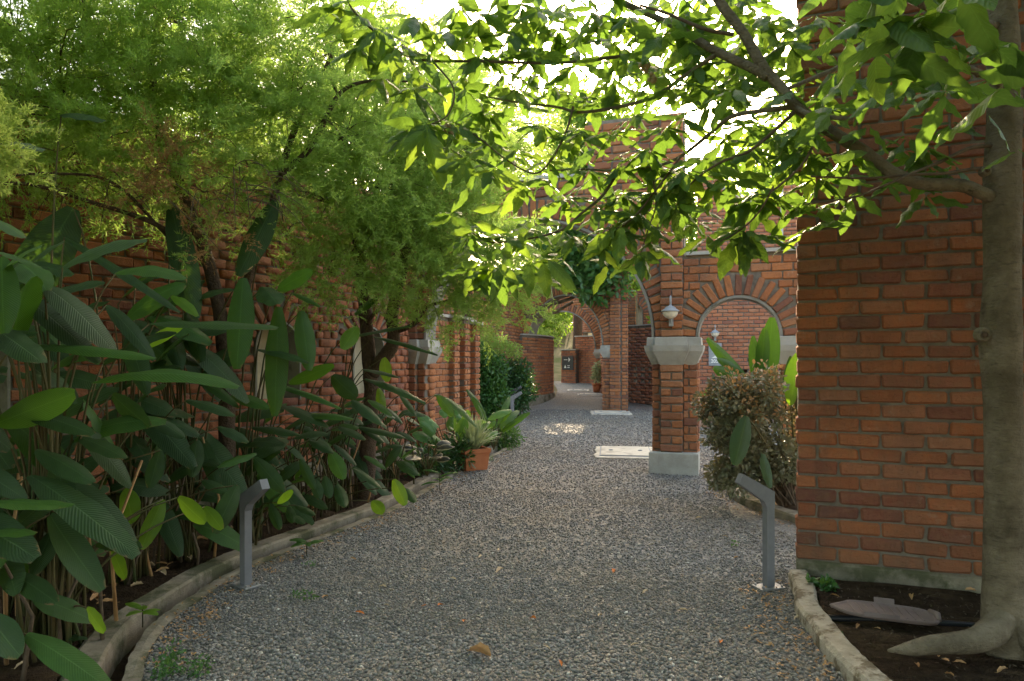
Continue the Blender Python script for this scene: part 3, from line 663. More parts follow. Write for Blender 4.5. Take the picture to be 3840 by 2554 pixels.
tag(link('drain_pipe', MB().tube([HP.pt(1.92, -.05, 2.0), HP.pt(1.92, -.05, 5.6)], .035, 8).mesh('drain_pipe', True), M['coping']), 'grey vertical pipe on the pale brick building', 'pipe')
# ------------------------------------------------------------------ leaves and plants
def leaf_mesh_pts(P0, P1, width, sag, nhint, n=9, fold=.16, wave=.0, prof=None, droop=0.0, seed=0, curl=0.0):
    """blade from P0 to P1 with real cross-section fold; returns (verts, faces, uv)"""
    rr = random.Random(seed); P0, P1 = Vector(P0), Vector(P1); nh = Vector(nhint).normalized(); d = P1 - P0; L = d.length
    C = (P0 + P1) / 2 + nh * sag + Vector((0, 0, -droop)); V, Fc, UV = [], [], []
    ph = rr.uniform(0, 6.28)
    for i in range(n + 1):
        t = i / n; c = P0 * (1 - t) ** 2 + C * 2 * t * (1 - t) + P1 * t * t
        T = ((C - P0) * (1 - t) + (P1 - C) * t); T = T.normalized() if T.length > 1e-6 else d.normalized()
        side = T.cross(nh); side = side.normalized() if side.length > 1e-4 else T.orthogonal().normalized(); N = side.cross(T)
        w_ = (prof(t) if prof else (math.sin(math.pi * min(1, t * .93 + .035)) ** .62)) * width / 2
        for j in range(5):
            v = (j - 2) / 2; wv = wave * width * math.sin(t * 17 + ph + (j > 2) * 2.0) * abs(v)
            V.append(c + side * (v * w_) + N * (-fold * abs(v) * w_ * 2 * .5 + wv - curl * abs(v) ** 2 * w_)); UV.append((t, .5 + v / 2))
    for i in range(n):
        for j in range(4): a = i * 5 + j; Fc.append((a, a + 1, a + 6, a + 5))
    return V, Fc, UV
def leaf_obj(name, parent, mat, *a, **k):
    V, Fc, UV = leaf_mesh_pts(*a, **k); mb = MB(); org = parent.location if parent is not None else Vector()
    mb.add([v - org for v in V], Fc); mb.uv = UV; return link(name, mb.mesh(name, True), mat, parent)
def bez(p0, p1, p2, n=8): return [Vector(p0) * (1 - t) ** 2 + Vector(p1) * 2 * t * (1 - t) + Vector(p2) * t * t for t in [i / n for i in range(n + 1)]]

# --- big-leaved clumps of the left bed
roots = [(-2.30, 2.75), (-2.18, 3.25), (-2.62, 3.75), (-2.40, 4.25), (-2.28, 4.75), (-2.02, 5.2), (-1.88, 5.75), (-1.66, 6.25), (-1.52, 6.75), (-1.30, 7.25)]
rl = ['big-leaved clump at the lower left corner of the picture', 'clump with wide drooping dark leaves left of the near left bollard', 'clump with long arching leaves in front of the leftmost opening',
      'clump with one broad grey-green horizontal leaf under the feathery tree', 'clump with yellow-green hanging leaves behind the near left bollard', 'clump of tall upright leaves before the second wall opening',
      'clump of dark drooping leaves left of the forked trunk', 'clump with small pointed leaves at the foot of the forked trunk', 'clump with long narrow leaves right of the forked trunk', 'last clump of the row with one bright leaf over the kerb']
CL = [thing('heliconia', 'heliconia ' + l, 'plant', (x, y, .03), 'heliconia clumps in the left bed') for (x, y), l in zip(roots, rl)]
HL = [  # base px, tip px, depth, width px, sag px, colour, facing (u up, c camera)
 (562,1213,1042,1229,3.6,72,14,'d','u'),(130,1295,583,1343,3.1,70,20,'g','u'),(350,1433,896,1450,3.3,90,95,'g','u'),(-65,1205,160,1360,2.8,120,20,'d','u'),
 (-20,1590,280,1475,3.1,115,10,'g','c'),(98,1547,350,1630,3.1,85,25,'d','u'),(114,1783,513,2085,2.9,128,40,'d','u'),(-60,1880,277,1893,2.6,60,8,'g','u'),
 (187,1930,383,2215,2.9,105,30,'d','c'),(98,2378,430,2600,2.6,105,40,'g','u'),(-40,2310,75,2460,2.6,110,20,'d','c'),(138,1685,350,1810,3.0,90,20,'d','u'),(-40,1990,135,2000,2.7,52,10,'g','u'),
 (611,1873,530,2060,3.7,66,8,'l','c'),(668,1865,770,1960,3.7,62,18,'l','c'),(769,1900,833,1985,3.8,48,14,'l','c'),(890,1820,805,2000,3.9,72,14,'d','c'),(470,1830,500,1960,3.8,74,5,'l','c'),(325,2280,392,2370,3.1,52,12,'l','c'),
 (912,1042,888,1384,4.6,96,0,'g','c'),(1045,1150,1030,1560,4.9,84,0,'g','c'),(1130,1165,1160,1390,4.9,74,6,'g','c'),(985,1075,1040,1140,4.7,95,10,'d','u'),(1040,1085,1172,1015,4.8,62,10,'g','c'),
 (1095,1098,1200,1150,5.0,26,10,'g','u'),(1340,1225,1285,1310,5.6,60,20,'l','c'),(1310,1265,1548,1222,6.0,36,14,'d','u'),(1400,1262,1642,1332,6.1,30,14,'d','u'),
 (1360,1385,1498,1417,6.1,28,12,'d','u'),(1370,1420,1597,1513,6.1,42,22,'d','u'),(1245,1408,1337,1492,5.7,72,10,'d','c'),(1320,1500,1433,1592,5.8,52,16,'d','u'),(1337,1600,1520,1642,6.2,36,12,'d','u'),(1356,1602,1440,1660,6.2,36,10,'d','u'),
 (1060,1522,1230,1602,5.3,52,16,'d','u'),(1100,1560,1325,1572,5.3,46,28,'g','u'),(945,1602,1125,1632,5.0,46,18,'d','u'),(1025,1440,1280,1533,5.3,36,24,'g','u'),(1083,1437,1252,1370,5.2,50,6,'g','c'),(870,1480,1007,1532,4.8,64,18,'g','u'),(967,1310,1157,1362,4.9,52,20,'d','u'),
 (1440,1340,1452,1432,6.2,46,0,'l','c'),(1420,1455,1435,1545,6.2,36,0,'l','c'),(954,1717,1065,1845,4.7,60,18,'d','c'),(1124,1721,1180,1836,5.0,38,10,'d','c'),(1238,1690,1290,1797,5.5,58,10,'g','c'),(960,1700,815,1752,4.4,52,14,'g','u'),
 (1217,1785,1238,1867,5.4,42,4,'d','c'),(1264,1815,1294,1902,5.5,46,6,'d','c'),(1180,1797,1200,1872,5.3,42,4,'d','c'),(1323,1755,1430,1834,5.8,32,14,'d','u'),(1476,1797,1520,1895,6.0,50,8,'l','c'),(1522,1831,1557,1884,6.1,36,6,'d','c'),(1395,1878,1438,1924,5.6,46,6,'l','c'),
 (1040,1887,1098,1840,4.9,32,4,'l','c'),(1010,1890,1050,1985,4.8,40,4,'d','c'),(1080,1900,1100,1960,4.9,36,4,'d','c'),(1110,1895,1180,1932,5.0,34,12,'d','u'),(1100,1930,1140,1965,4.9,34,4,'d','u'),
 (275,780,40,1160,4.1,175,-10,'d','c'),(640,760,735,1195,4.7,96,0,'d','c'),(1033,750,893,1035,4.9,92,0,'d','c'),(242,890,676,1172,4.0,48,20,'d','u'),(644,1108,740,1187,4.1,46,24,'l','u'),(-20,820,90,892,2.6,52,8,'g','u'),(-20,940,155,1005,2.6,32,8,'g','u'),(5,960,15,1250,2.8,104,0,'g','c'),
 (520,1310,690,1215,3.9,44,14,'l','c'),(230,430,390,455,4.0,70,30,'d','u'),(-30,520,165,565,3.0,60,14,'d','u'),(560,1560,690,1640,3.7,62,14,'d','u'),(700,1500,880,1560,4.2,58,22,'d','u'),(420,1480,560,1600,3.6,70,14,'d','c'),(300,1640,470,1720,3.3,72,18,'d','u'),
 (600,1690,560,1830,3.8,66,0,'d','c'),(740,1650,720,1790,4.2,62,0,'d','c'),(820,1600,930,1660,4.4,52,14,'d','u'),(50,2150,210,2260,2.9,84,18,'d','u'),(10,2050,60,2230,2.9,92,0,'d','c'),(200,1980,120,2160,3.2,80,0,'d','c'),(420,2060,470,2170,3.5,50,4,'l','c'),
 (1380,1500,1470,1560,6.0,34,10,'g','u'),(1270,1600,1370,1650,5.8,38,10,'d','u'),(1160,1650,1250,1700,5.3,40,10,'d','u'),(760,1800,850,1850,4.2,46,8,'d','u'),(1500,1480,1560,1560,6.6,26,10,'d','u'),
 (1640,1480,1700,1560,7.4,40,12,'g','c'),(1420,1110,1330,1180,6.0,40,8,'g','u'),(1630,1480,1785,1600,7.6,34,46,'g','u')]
stems = [MB() for _ in CL]; usedstem = []
def stem_to(i, P, rad=.006, lean=.35, mat='cane'):
    r0 = Vector(CL[i].location) + Vector((rnd(-.10, .10), rnd(-.10, .10), -.02)); mid = r0.lerp(P, .55); mid = Vector((r0.x + (P.x - r0.x) * .2, r0.y + (P.y - r0.y) * .2, r0.z + (P.z - r0.z) * .8 + .05))
    pts = [p - CL[i].location for p in bez(r0, mid, P, 8)]
    link('stem', MB().tube(pts, [rad * (1.5 - .9 * k / 8) for k in range(9)], 6).mesh('stem', True), M[mat], CL[i])
def nearest_root(P): return min(range(len(CL)), key=lambda i: (CL[i].location.x - P.x) ** 2 + ((CL[i].location.y - P.y) * 1.2) ** 2)
for k, (bx, by, tx, ty, Y, wpx, sg, c, fc) in enumerate(HL):
    P0 = at(bx, by, Y); P1 = at(tx, ty, Y - rnd(.04, .22)); i = nearest_root(P0)
    nh = Vector((rnd(-.1, .25), -.45, .85)) if fc == 'u' else Vector((rnd(.1, .4), -.9, rnd(.05, .3)))
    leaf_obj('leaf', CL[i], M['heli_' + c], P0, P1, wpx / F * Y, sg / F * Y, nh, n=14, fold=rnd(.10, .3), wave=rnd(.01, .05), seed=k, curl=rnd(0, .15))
    stem_to(i, P0)
for i in range(len(CL)):   # deeper, unplaced leaves and old canes that fill each clump
    r = CL[i].location
    for k in range(30 if i < 5 else 20):
        h = rnd(.3, 1.9) if i < 5 else rnd(.25, .95); a = rnd(-1.2, 1.7); P0 = Vector((r.x + rnd(-.35 if i < 5 else -.22, .16), r.y + rnd(-.22, .3), h)); L = rnd(.3, .58) if i < 6 else rnd(.22, .36)
        P1 = P0 + Vector((math.cos(a) * L * .7 + .06, math.sin(a) * L * .5 - .05, rnd(-.35, .25) * L / .4))
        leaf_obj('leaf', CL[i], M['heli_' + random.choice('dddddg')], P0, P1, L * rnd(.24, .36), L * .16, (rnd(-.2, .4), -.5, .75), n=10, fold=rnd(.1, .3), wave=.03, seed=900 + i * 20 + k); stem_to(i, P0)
    for k in range(8):
        q = Vector((rnd(-.28, .24), rnd(-.28, .3), 0)); h = rnd(.2, .95)
        link('cane', MB().tube([q, q + Vector((rnd(-.05, .05), rnd(-.04, .04), h * .5)), q + Vector((rnd(-.13, .13), rnd(-.1, .1), h))], [.010, .008, .006], 6).mesh('cane', True), M[random.choice(['cane', 'twig', 'cane', 'twig', 'dry'])], CL[i])
# seedlings at the kerb
def seedling(label, px, py, Y, n, L, c, cat='plant', wf=.34):
    b = gnd(px, py, .03) if Y is None else Vector(((px - 1920) / F * Y, Y, .03)); T = thing('seedling', label, cat, b, 'young plants at the kerb')
    for k in range(n):
        a = 6.28 * k / n + rnd(-.4, .4); P0 = b + Vector((0, 0, L * rnd(.3, .8))); P1 = P0 + Vector((math.cos(a) * L, math.sin(a) * L * .8, rnd(-.15, .25) * L))
        link('stem', MB().tube([Vector((0, 0, -.02)), P0 - b], .003, 5).mesh('stem'), M['cane'], T)
        leaf_obj('leaf', T, M['heli_' + c], P0, P1, L * wf, L * .2, (0, -.4, 1), n=8, fold=.2, wave=.03, seed=k)
seedling('light green seedling with small oval leaves behind the front kerb', 535, 2195, 3.55, 6, .105, 'l'); seedling('dark small-leaved weed at the foot of the large leaves', 265, 2290, 3.25, 9, .075, 'd'); seedling('young green plant between kerb and bollard on the left', 1150, 1950, 4.85, 6, .12, 'g')
seedling('lily seedling beside the terracotta planter', 1648, 1805, 7.3, 7, .20, 'g', wf=.2)

# --- right-hand tree with trunk, root, branches, big glossy leaves
TB = Vector((2.285, 3.15, .04)); TT = thing('tree', 'slender bare-trunked tree with big glossy leaves at the right edge', 'tree', TB)
tp = [(3775, 2440, 3.15), (3768, 2380, 3.15), (3764, 2250, 3.15), (3764, 2050, 3.15), (3766, 1800, 3.15), (3760, 1500, 3.15), (3752, 1290, 3.15), (3758, 1050, 3.15), (3758, 760, 3.15), (3760, 600, 3.15), (3768, 400, 3.16), (3760, 150, 3.16), (3750, -60, 3.17), (3745, -400, 3.2)]
tr_ = [.112, .097, .087, .082, .079, .077, .085, .074, .077, .073, .069, .066, .062, .055]
S_ = smooth_pts([tuple(at(*p)) + (r,) for p, r in zip(tp, tr_)], 46)
trunk = MB().tube([Vector(p[:3]) - TB for p in S_], [p[3] for p in S_], 18, bump=.018, seed=3)
link('trunk', trunk.mesh('trunk', True), M['bark'], TT)
for px, py, r in ((3690, 1255, .035), (3795, 1250, .036), (3770, 1330, .026), (3700, 640, .024), (3790, 620, .02), (3765, 1500, .022)):   # branch scars
    c = at(px, py, 3.10) - TB; mb = MB()
    for q in range(2): mb.lathe([(r * f, z) for f, z in ((1, -.02), (.95, .004), (.75, .014), (.55, .009), (.3, .004), (.01, .002))] if q == 0 else [(r * .5, -.01), (r * .45, .008), (.001, .012)], n=12)
    mm = Matrix.Translation(c + Vector((0, .005, 0))) @ Matrix.Rotation(R(90), 4, 'X') ; mb.v = [tuple(mm @ Vector(v)) for v in mb.v]; sc_ = link('branch_scar', mb.mesh('branch_scar', True), M['bark'], TT); kn = MB().lathe([(r * .42, -.004), (r * .36, .016), (.001, .017)], n=10); kn.v = [tuple(mm @ Vector(v)) for v in kn.v]; link('knot', kn.mesh('knot', True), M['darkbark'], sc_)
def surf_root(pts, rad):
    S = smooth_pts([tuple(p) + (r,) for p, r in zip(pts, rad)], 26); link('root', MB().tube([Vector(p[:3]) - TB for p in S], [p[3] for p in S], 12, bump=.03, seed=5).mesh('root', True), M['bark'], TT)
surf_root([at(3775, 2290, 3.14), at(3725, 2365, 3.06), at(3640, 2405, 3.0), at(3500, 2418, 2.96), at(3420, 2432, 2.95), at(3330, 2440, 2.95)], [.05, .062, .050, .040, .031, .006])
surf_root([(2.29, 3.12, .22), (2.36, 3.0, .10), (2.5, 2.86, .05), (2.8, 2.75, .0)], [.05, .065, .055, .03]); surf_root([(2.3, 3.2, .25), (2.4, 3.34, .1), (2.62, 3.46, .05), (2.9, 3.5, .0)], [.07, .07, .05, .02])
BRN = [  # px polyline with depth, start and end radius (m)
 ([(3745,745,3.15),(3690,728,3.12),(3600,695,3.1),(3470,690,3.1),(3350,650,3.1),(3240,570,3.1),(3110,490,3.1),(3000,410,3.12),(2930,330,3.15),(2860,250,3.18),(2790,130,3.2),(2700,10,3.22),(2640,-90,3.25)],.031,.022),
 ([(2985,400,3.13),(2860,415,3.2),(2740,440,3.3),(2640,520,3.4),(2550,588,3.45),(2458,623,3.5),(2308,640,3.6),(2180,634,3.6),(2060,640,3.6)],.013,.004),
 ([(2320,640,3.58),(2259,734,3.55),(2182,799,3.5),(2110,860,3.5),(1980,896,3.5),(1838,908,3.5),(1765,870,3.5)],.009,.003),
 ([(2880,290,3.17),(2820,255,3.2),(2690,195,3.3),(2600,140,3.4),(2534,100,3.5),(2380,30,3.6),(2250,-30,3.7)],.023,.015),
 ([(2690,200,3.3),(2560,290,3.4),(2430,372,3.5),(2200,420,3.6),(2080,400,3.7),(1942,384,3.8),(1800,358,3.8)],.012,.004),
 ([(2420,190,3.6),(2320,212,3.6),(2082,236,3.7),(1802,230,3.7),(1591,226,3.6),(1493,190,3.5),(1345,63,3.4),(1290,-20,3.4)],.010,.004),
 ([(2750,130,3.2),(2640,108,3.2),(2500,50,3.25),(2400,20,3.3)],.010,.006),
 ([(3740,625,3.15),(3640,635,3.1),(3540,650,3.05),(3420,655,3.0),(3250,668,3.0),(3040,662,3.0)],.009,.004),
 ([(3745,545,3.15),(3640,555,3.1),(3520,610,3.05),(3420,650,3.0),(3330,690,2.95),(3200,740,2.95),(3020,765,3.0)],.010,.003),
 ([(2150,400,3.6),(2120,500,3.6),(2060,610,3.6),(2000,650,3.6),(1900,600,3.6),(1800,520,3.6),(1715,465,3.6)],.006,.003),
 ([(3740,300,3.15),(3500,210,3.0),(3300,180,2.8),(3130,260,2.6),(2960,330,2.5)],.016,.007),
 ([(3740,100,3.15),(3560,60,2.8),(3420,0,2.5),(3250,-60,2.3)],.02,.01),
 ([(3750,330,3.15),(3740,230,2.4),(3690,120,2.0),(3640,-40,1.9)],.014,.006),
 ([(2985,405,3.12),(3040,430,3.0),(3110,440,2.9),(3200,445,2.85)],.012,.008),
 ([(2900,700,3.0),(2850,790,3.1),(2780,860,3.2),(2700,905,3.25)],.005,.0025), ([(3090,450,3.1),(3020,600,3.0),(2930,690,3.0),(2890,720,3.0)],.006,.004),
 ([(2550,590,3.4),(2470,700,3.4),(2390,800,3.4),(2330,850,3.4),(2280,860,3.4)],.006,.003), ([(2440,620,3.5),(2460,760,3.4),(2430,860,3.4),(2400,960,3.4)],.005,.0025),
 ([(1620,226,3.6),(1700,330,3.5),(1680,430,3.5),(1600,470,3.5),(1530,470,3.5)],.005,.0025), ([(2980,420,3.1),(2820,560,3.2),(2700,610,3.25),(2600,680,3.3),(2540,760,3.35)],.009,.003)]
for pts, r0, r1 in BRN:
    S = smooth_pts([tuple(at(*p)) for p in pts], 8 * len(pts)); n = len(S)
    link('branch', MB().tube([Vector(p) - TB for p in S], [r0 + (r1 - r0) * (i / (n - 1)) for i in range(n)], 9, bump=.05, seed=n).mesh('branch', True), M['bark'] if r0 > .011 else M['twig'], TT)
# leaf library: wavy-edged pointed blades, unit length along +x, shared by all copies
def tree_leaf(seed):
    rr = random.Random(seed); pr = lambda t: (math.sin(math.pi * min(1, t ** .82)) ** .85) * (1 + .10 * math.sin(t * 21 + seed)) if t < .985 else .02
    V, Fc, UV = leaf_mesh_pts((0, 0, 0), (1, 0, rr.uniform(-.25, -.05)), rr.uniform(.29, .40), rr.uniform(.04, .20), (0, 0, 1), n=14, fold=rr.uniform(.1, .5), wave=rr.uniform(.05, .12), prof=pr, seed=seed, curl=rr.uniform(-.1, .2))
    # short stalk
    mb = MB(); mb.add(V, Fc); mb.uv = list(UV); k = len(mb.v); mb.v += [(-.10, -.006, .01), (-.10, .006, .01), (.02, .008, 0), (.02, -.008, 0)]; mb.f.append((k, k + 1, k + 2, k + 3)); mb.uv += [(0, .5)] * 4
    return mb
TLm = [tree_leaf(i) for i in range(10)]; TL = {}
for i, mb in enumerate(TLm):
    for mk in ('leaf', 'leaf_y'):
        me = mb.mesh('tree_leaf', True); me.materials.append(M[mk]); TL[i, mk] = me
LN = [np.array(mb.v) for mb in TLm]; LF = np.array([f for f in TLm[0].f]); LUV = np.array(TLm[0].uv)
PLACED = []
def orient(d, up, roll=0.0):
    d = Vector(d).normalized(); u = Vector(up); y = u.cross(d); y = y.normalized() if y.length > 1e-4 else d.orthogonal().normalized(); z = d.cross(y)
    M3 = Matrix((d, y, z)).transposed(); return M3 @ Matrix.Rotation(roll, 3, 'X')
def cluster(P, n, L, spread=1.0, droop=.62, head=None, yel=.22):
    for k in range(n):
        a = 6.283 * k / n + rnd(-.5, .5); d = Vector((math.cos(a) * spread, math.sin(a) * spread * .8, rnd(-1.0, .15) * droop * 1.6))
        if head is not None: d += Vector(head) * .7
        d.normalize(); l = L * rnd(.7, 1.15)
        PLACED.append((P + d * l * .10 + Vector((rnd(-.01, .01), 0, rnd(-.01, .01))), orient(d, (rnd(-.3, .3), rnd(-.5, .2), 1), rnd(-.7, .7)), l, 'leaf_y' if random.random() < yel else 'leaf'))
CLU = [  # cluster centres in the photo: px, py, depth, count, leaf length m
 (1300,25,3.4,7,.15),(1215,40,3.4,5,.14),(1420,110,3.4,6,.14),(1500,170,3.5,6,.15),(1350,180,3.5,5,.13),(1560,60,3.5,6,.15),(1680,120,3.6,7,.15),(1620,210,3.6,6,.14),(1430,290,3.5,6,.15),(1540,330,3.5,6,.15),
 (1800,60,3.6,7,.16),(1800,200,3.7,7,.15),(1740,330,3.6,6,.15),(1920,120,3.7,7,.15),(2000,210,3.7,7,.15),(1930,330,3.7,7,.15),(1600,465,3.45,8,.16),(1545,480,3.5,6,.14),(1830,420,3.7,7,.14),(2080,330,3.7,7,.14),(2100,110,3.7,6,.14),
 (1715,470,3.6,5,.13),(1760,590,3.6,8,.14),(1840,640,3.6,6,.13),(1940,560,3.6,7,.14),(2040,470,3.6,7,.14),(1960,690,3.6,7,.14),(2060,600,3.6,7,.14),(1765,870,3.5,7,.14),(1700,800,3.5,5,.12),(1850,1000,3.45,9,.15),(1770,1010,3.45,6,.13),(2000,985,3.5,6,.14),(2040,1030,3.5,5,.16),(1900,890,3.5,6,.13),(2000,850,3.5,5,.12),
 (2180,500,3.6,8,.14),(2200,640,3.6,7,.14),(2120,740,3.55,6,.13),(2230,780,3.5,7,.14),(2150,250,3.6,6,.14),(2240,380,3.6,7,.14),(2300,300,3.5,6,.14),(2300,500,3.5,8,.14),(2330,620,3.5,7,.14),(2380,430,3.5,7,.14),(2430,560,3.4,7,.14),(2300,850,3.4,7,.14),(2390,810,3.4,8,.14),(2400,950,3.4,7,.13),(2330,730,3.45,6,.13),(2480,720,3.4,7,.14),(2260,920,3.45,5,.13),
 (2440,250,3.5,5,.14),(2520,330,3.4,7,.14),(2560,440,3.4,7,.14),(2600,230,3.55,6,.14),(2500,480,3.4,7,.14),(2560,640,3.3,8,.15),(2660,400,3.55,7,.14),(2540,760,3.3,6,.15),(2720,530,3.55,7,.14),(2800,470,3.55,7,.14),(2760,330,3.55,6,.14),(2480,130,3.3,6,.16),(2620,80,3.55,7,.16),(2360,60,3.4,7,.15),(2230,40,3.5,6,.15),
 (2830,560,3.55,7,.14),(2920,520,3.55,7,.13),(2780,860,3.2,7,.15),(2940,720,3.55,6,.14),(2960,640,3.55,6,.13),
 (2760,180,3.55,6,.16),(2850,80,3.55,7,.16),(2960,160,3.55,7,.17),(3060,60,3.55,4,.17),(3020,250,3.55,4,.16),(3130,260,3.55,4,.17),(3180,130,2.1,4,.17),(3290,180,2.0,4,.18),(3330,50,1.9,4,.18),(3240,330,3.5,4,.16),(3450,120,1.9,4,.18),(3440,280,3.5,4,.17),(3560,330,2.2,4,.16),(3630,260,2.0,2,.17),(3700,420,2.3,2,.16),(3780,330,2.0,2,.17),(3650,120,1.9,2,.17),(3800,180,1.9,2,.17),(3080,420,3.55,4,.15),(3060,690,3.55,4,.13),(3180,660,3.5,4,.13),(3330,680,3.5,4,.12),(3820,560,2.4,2,.14),(2960,400,3.55,5,.14),(2900,300,3.55,6,.15),
 (3120,-60,3.55,4,.17),(3400,-80,1.9,4,.17),(2700,-60,3.55,8,.16),(2300,-80,3.5,8,.16),(1900,-60,3.6,8,.16),(3600,-60,1.8,4,.17),(2020,40,3.7,6,.14),(2180,130,3.7,5,.14),(2300,150,3.6,4,.14),(1960,20,3.8,6,.14),(1720,20,3.7,7,.14),(2420,110,3.5,4,.14)]
for px, py, Y, n, L in CLU: cluster(at(px, py, Y), n, L * 1.25)
for pts, r0, r1 in BRN:   # twigs with leaves all along the branches
    S = smooth_pts([tuple(at(*p)) for p in pts], 40)
    if r0 > .025: S = S[30:]
    for p in S[3::4]:
        q = Vector(p) + Vector((rnd(-.16, .16), rnd(.10, .34), rnd(-.10, .18))); cluster(q, random.randrange(3, 6), rnd(.14, .19))
for k in range(60):   # farther side of the crown, against the sky
    cluster(at(rnd(1950, 2980), rnd(-40, 420), rnd(3.8, 4.5)), 5, rnd(.14, .19))
for k in range(14): cluster(at(rnd(1650, 2050), rnd(-40, 300), rnd(3.7, 4.2)), 5, rnd(.14, .19))
# crown above and right of the frame
for k in range(150):
    P = Vector((rnd(-1.0, 3.4), rnd(1.9, 4.8), rnd(3.05, 5.2))); 
    if 1350 - (P.z - CAM_H) / P.y * F > -80: continue
    cluster(P, 7, .17)
def build_leaves(T, placed, maxn=300):
    nh_ = len(HERO); placed = placed[:nh_] + sorted(placed[nh_:], key=lambda q: (0 if inview(q[0]) else 1, -q[2] / max(.3, q[0].y)))
    near = placed[:maxn]; rest = placed[maxn:]
    for P, M3, l, mk in near:
        o = bpy.data.objects.new('leaf', TL[random.randrange(10), mk]); COL.objects.link(o); o.parent = T
        o.matrix_basis = Matrix.Translation(P - T.location) @ M3.to_4x4() @ Matrix.Scale(l, 4)
    for mk in ('leaf', 'leaf_y'):
        rs = [q for q in rest if q[3] == mk]; Vs, Fs = [], []
        for i, (P, M3, l, _) in enumerate(rs): Vs.append((LN[random.randrange(10)] * l) @ np.array(M3).T + np.array(P - T.location)); Fs.append(LF + i * len(LN[0]))
        link('crown', mesh_np('crown', np.vstack(Vs), np.vstack(Fs), np.repeat(RNG.random(len(rs)), len(LF)), True, np.tile(LUV, (len(rs), 1))), M[mk], T, 'stuff')
HERO = [(1980,992,1985,1110),(2035,985,2055,1112),(2055,975,2165,1080),(1880,1000,1850,1128),(1900,1015,1945,1115),(1850,1000,1748,1075),(1805,1000,1822,1088),(1870,990,1945,1062),(1800,985,1695,992),(1830,975,1760,930),(1590,490,1488,572),(1600,490,1508,622),(1602,492,1650,692),(1612,490,1658,622),(1590,482,1425,556),
 (2745,908,2700,1042),(2790,915,2800,1032),(2765,912,2842,965),(2755,800,2690,922),(2785,808,2762,932),(2850,815,2952,900),(2390,955,2412,1045),(2400,948,2475,988),(2330,850,2312,988),(2290,868,2188,972),(2335,850,2385,955),(1775,790,1885,758),(1770,868,1688,872),(1785,838,1895,862),(1760,705,1698,792),(1725,610,1640,640),(1742,612,1692,705),(1850,640,1960,690),(1960,700,1930,800),(2480,720,2500,850),(2300,720,2260,830),(2560,690,2600,830),(2230,560,2130,640),(1500,190,1420,250),(1490,180,1500,300),(1350,60,1180,110),(1330,50,1210,20),(1440,130,1400,230),(1600,230,1640,330)]
for bx, by, tx, ty in HERO:
    Y = rnd(3.3, 3.42); P0 = at(bx, by, Y); P1 = at(tx, ty, Y - rnd(-.04, .06)); d = P1 - P0
    PLACED.insert(0, (P0, orient(d, (rnd(-.3, .3), -.9, .35), rnd(-.35, .35)), d.length * 1.05, 'leaf_y' if random.random() < .6 else 'leaf'))
build_leaves(TT, PLACED)
def leafmass(n, blobs, ll, lw, shell=.5, up=.5, cam=.3):
    W = np.array([b[1] ** 2.2 for b in blobs]); W /= W.sum(); bi = RNG.choice(len(blobs), n, p=W); C = np.array([tuple(blobs[i][0]) for i in bi]); r = np.array([blobs[i][1] for i in bi])
    u = RNG.normal(size=(n, 3)); u /= np.linalg.norm(u, axis=1)[:, None]; P = C + u * (r * RNG.random(n) ** shell)[:, None]
    d = u + RNG.normal(size=(n, 3)) * .7; d /= np.linalg.norm(d, axis=1)[:, None]; N = RNG.normal(size=(n, 3)) * .6 + np.array([0, -cam, up]); s_ = np.cross(d, N); s_ /= np.linalg.norm(s_, axis=1)[:, None]
    nn = np.cross(s_, d); L = ll * RNG.uniform(.6, 1.3, n)[:, None]; w2 = lw * RNG.uniform(.7, 1.2, n)[:, None] / 2
    V = np.stack([P, P + d * L * .35 + s_ * w2 + nn * L * .08, P + d * L * .75 + s_ * w2 * .75 + nn * L * .05, P + d * L - nn * L * .06, P + d * L * .75 - s_ * w2 * .75 + nn * L * .05, P + d * L * .35 - s_ * w2 + nn * L * .08], 1).reshape(-1, 3)
    b = np.arange(n) * 6; Fq = np.stack([np.stack([b, b + 1, b + 2, b + 3], 1), np.stack([b, b + 3, b + 4, b + 5], 1)], 1).reshape(-1, 4)
    return V, Fq, np.repeat(RNG.random(n), 2)
# extra crown added overhead and behind the viewer, unseen, shading the near wall
V, Fq, rn = leafmass(17000, [(Vector((2.6, 1.2, 4.2)), 1.1), (Vector((3.4, 2.4, 4.6)), 1.1), (Vector((1.2, .6, 4.4)), 1.0), (Vector((3.2, -.4, 4.2)), 1.2), (Vector((1.6, -.8, 4.4)), 1.1), (Vector((3.9, 1.0, 3.6)), .9), (Vector((2.2, 2.6, 5.2)), .9), (Vector((.2, -.4, 4.6)), .9), (Vector((3.6, -1.6, 3.0)), 1.2), (Vector((2.0, -2.2, 3.4)), 1.1), (Vector((4.6, -.2, 2.8)), 1.1), (Vector((4.8, 1.4, 2.6)), .9), (Vector((.4, -2.4, 4.0)), 1.0), (Vector((3.0, -2.6, 1.9)), 1.1), (Vector((1.2, -3.4, 2.3)), 1.2), (Vector((4.4, -1.6, 1.6)), 1.1), (Vector((-.6, -3.6, 2.8)), 1.1)], .22, .095)
link('crown', mesh_np('crown', V - np.array(TT.location), Fq, rn), M['leaf'], TT, 'stuff')
for q in ((2.6, 1.2, 4.3), (3.4, 2.4, 4.7), (1.2, .6, 4.5), (3.2, -.4, 4.3), (1.6, -.8, 4.5), (.2, -.4, 4.6)):
    S = smooth_pts([(2.27, 3.2, 3.0), (2.4, 2.6, 3.8), q], 14); link('branch', MB().tube([Vector(p) - TB for p in S], [.04 - .03 * i / 13 for i in range(14)], 8).mesh('branch', True), M['bark'], TT)  # branches reaching into the added unseen crown
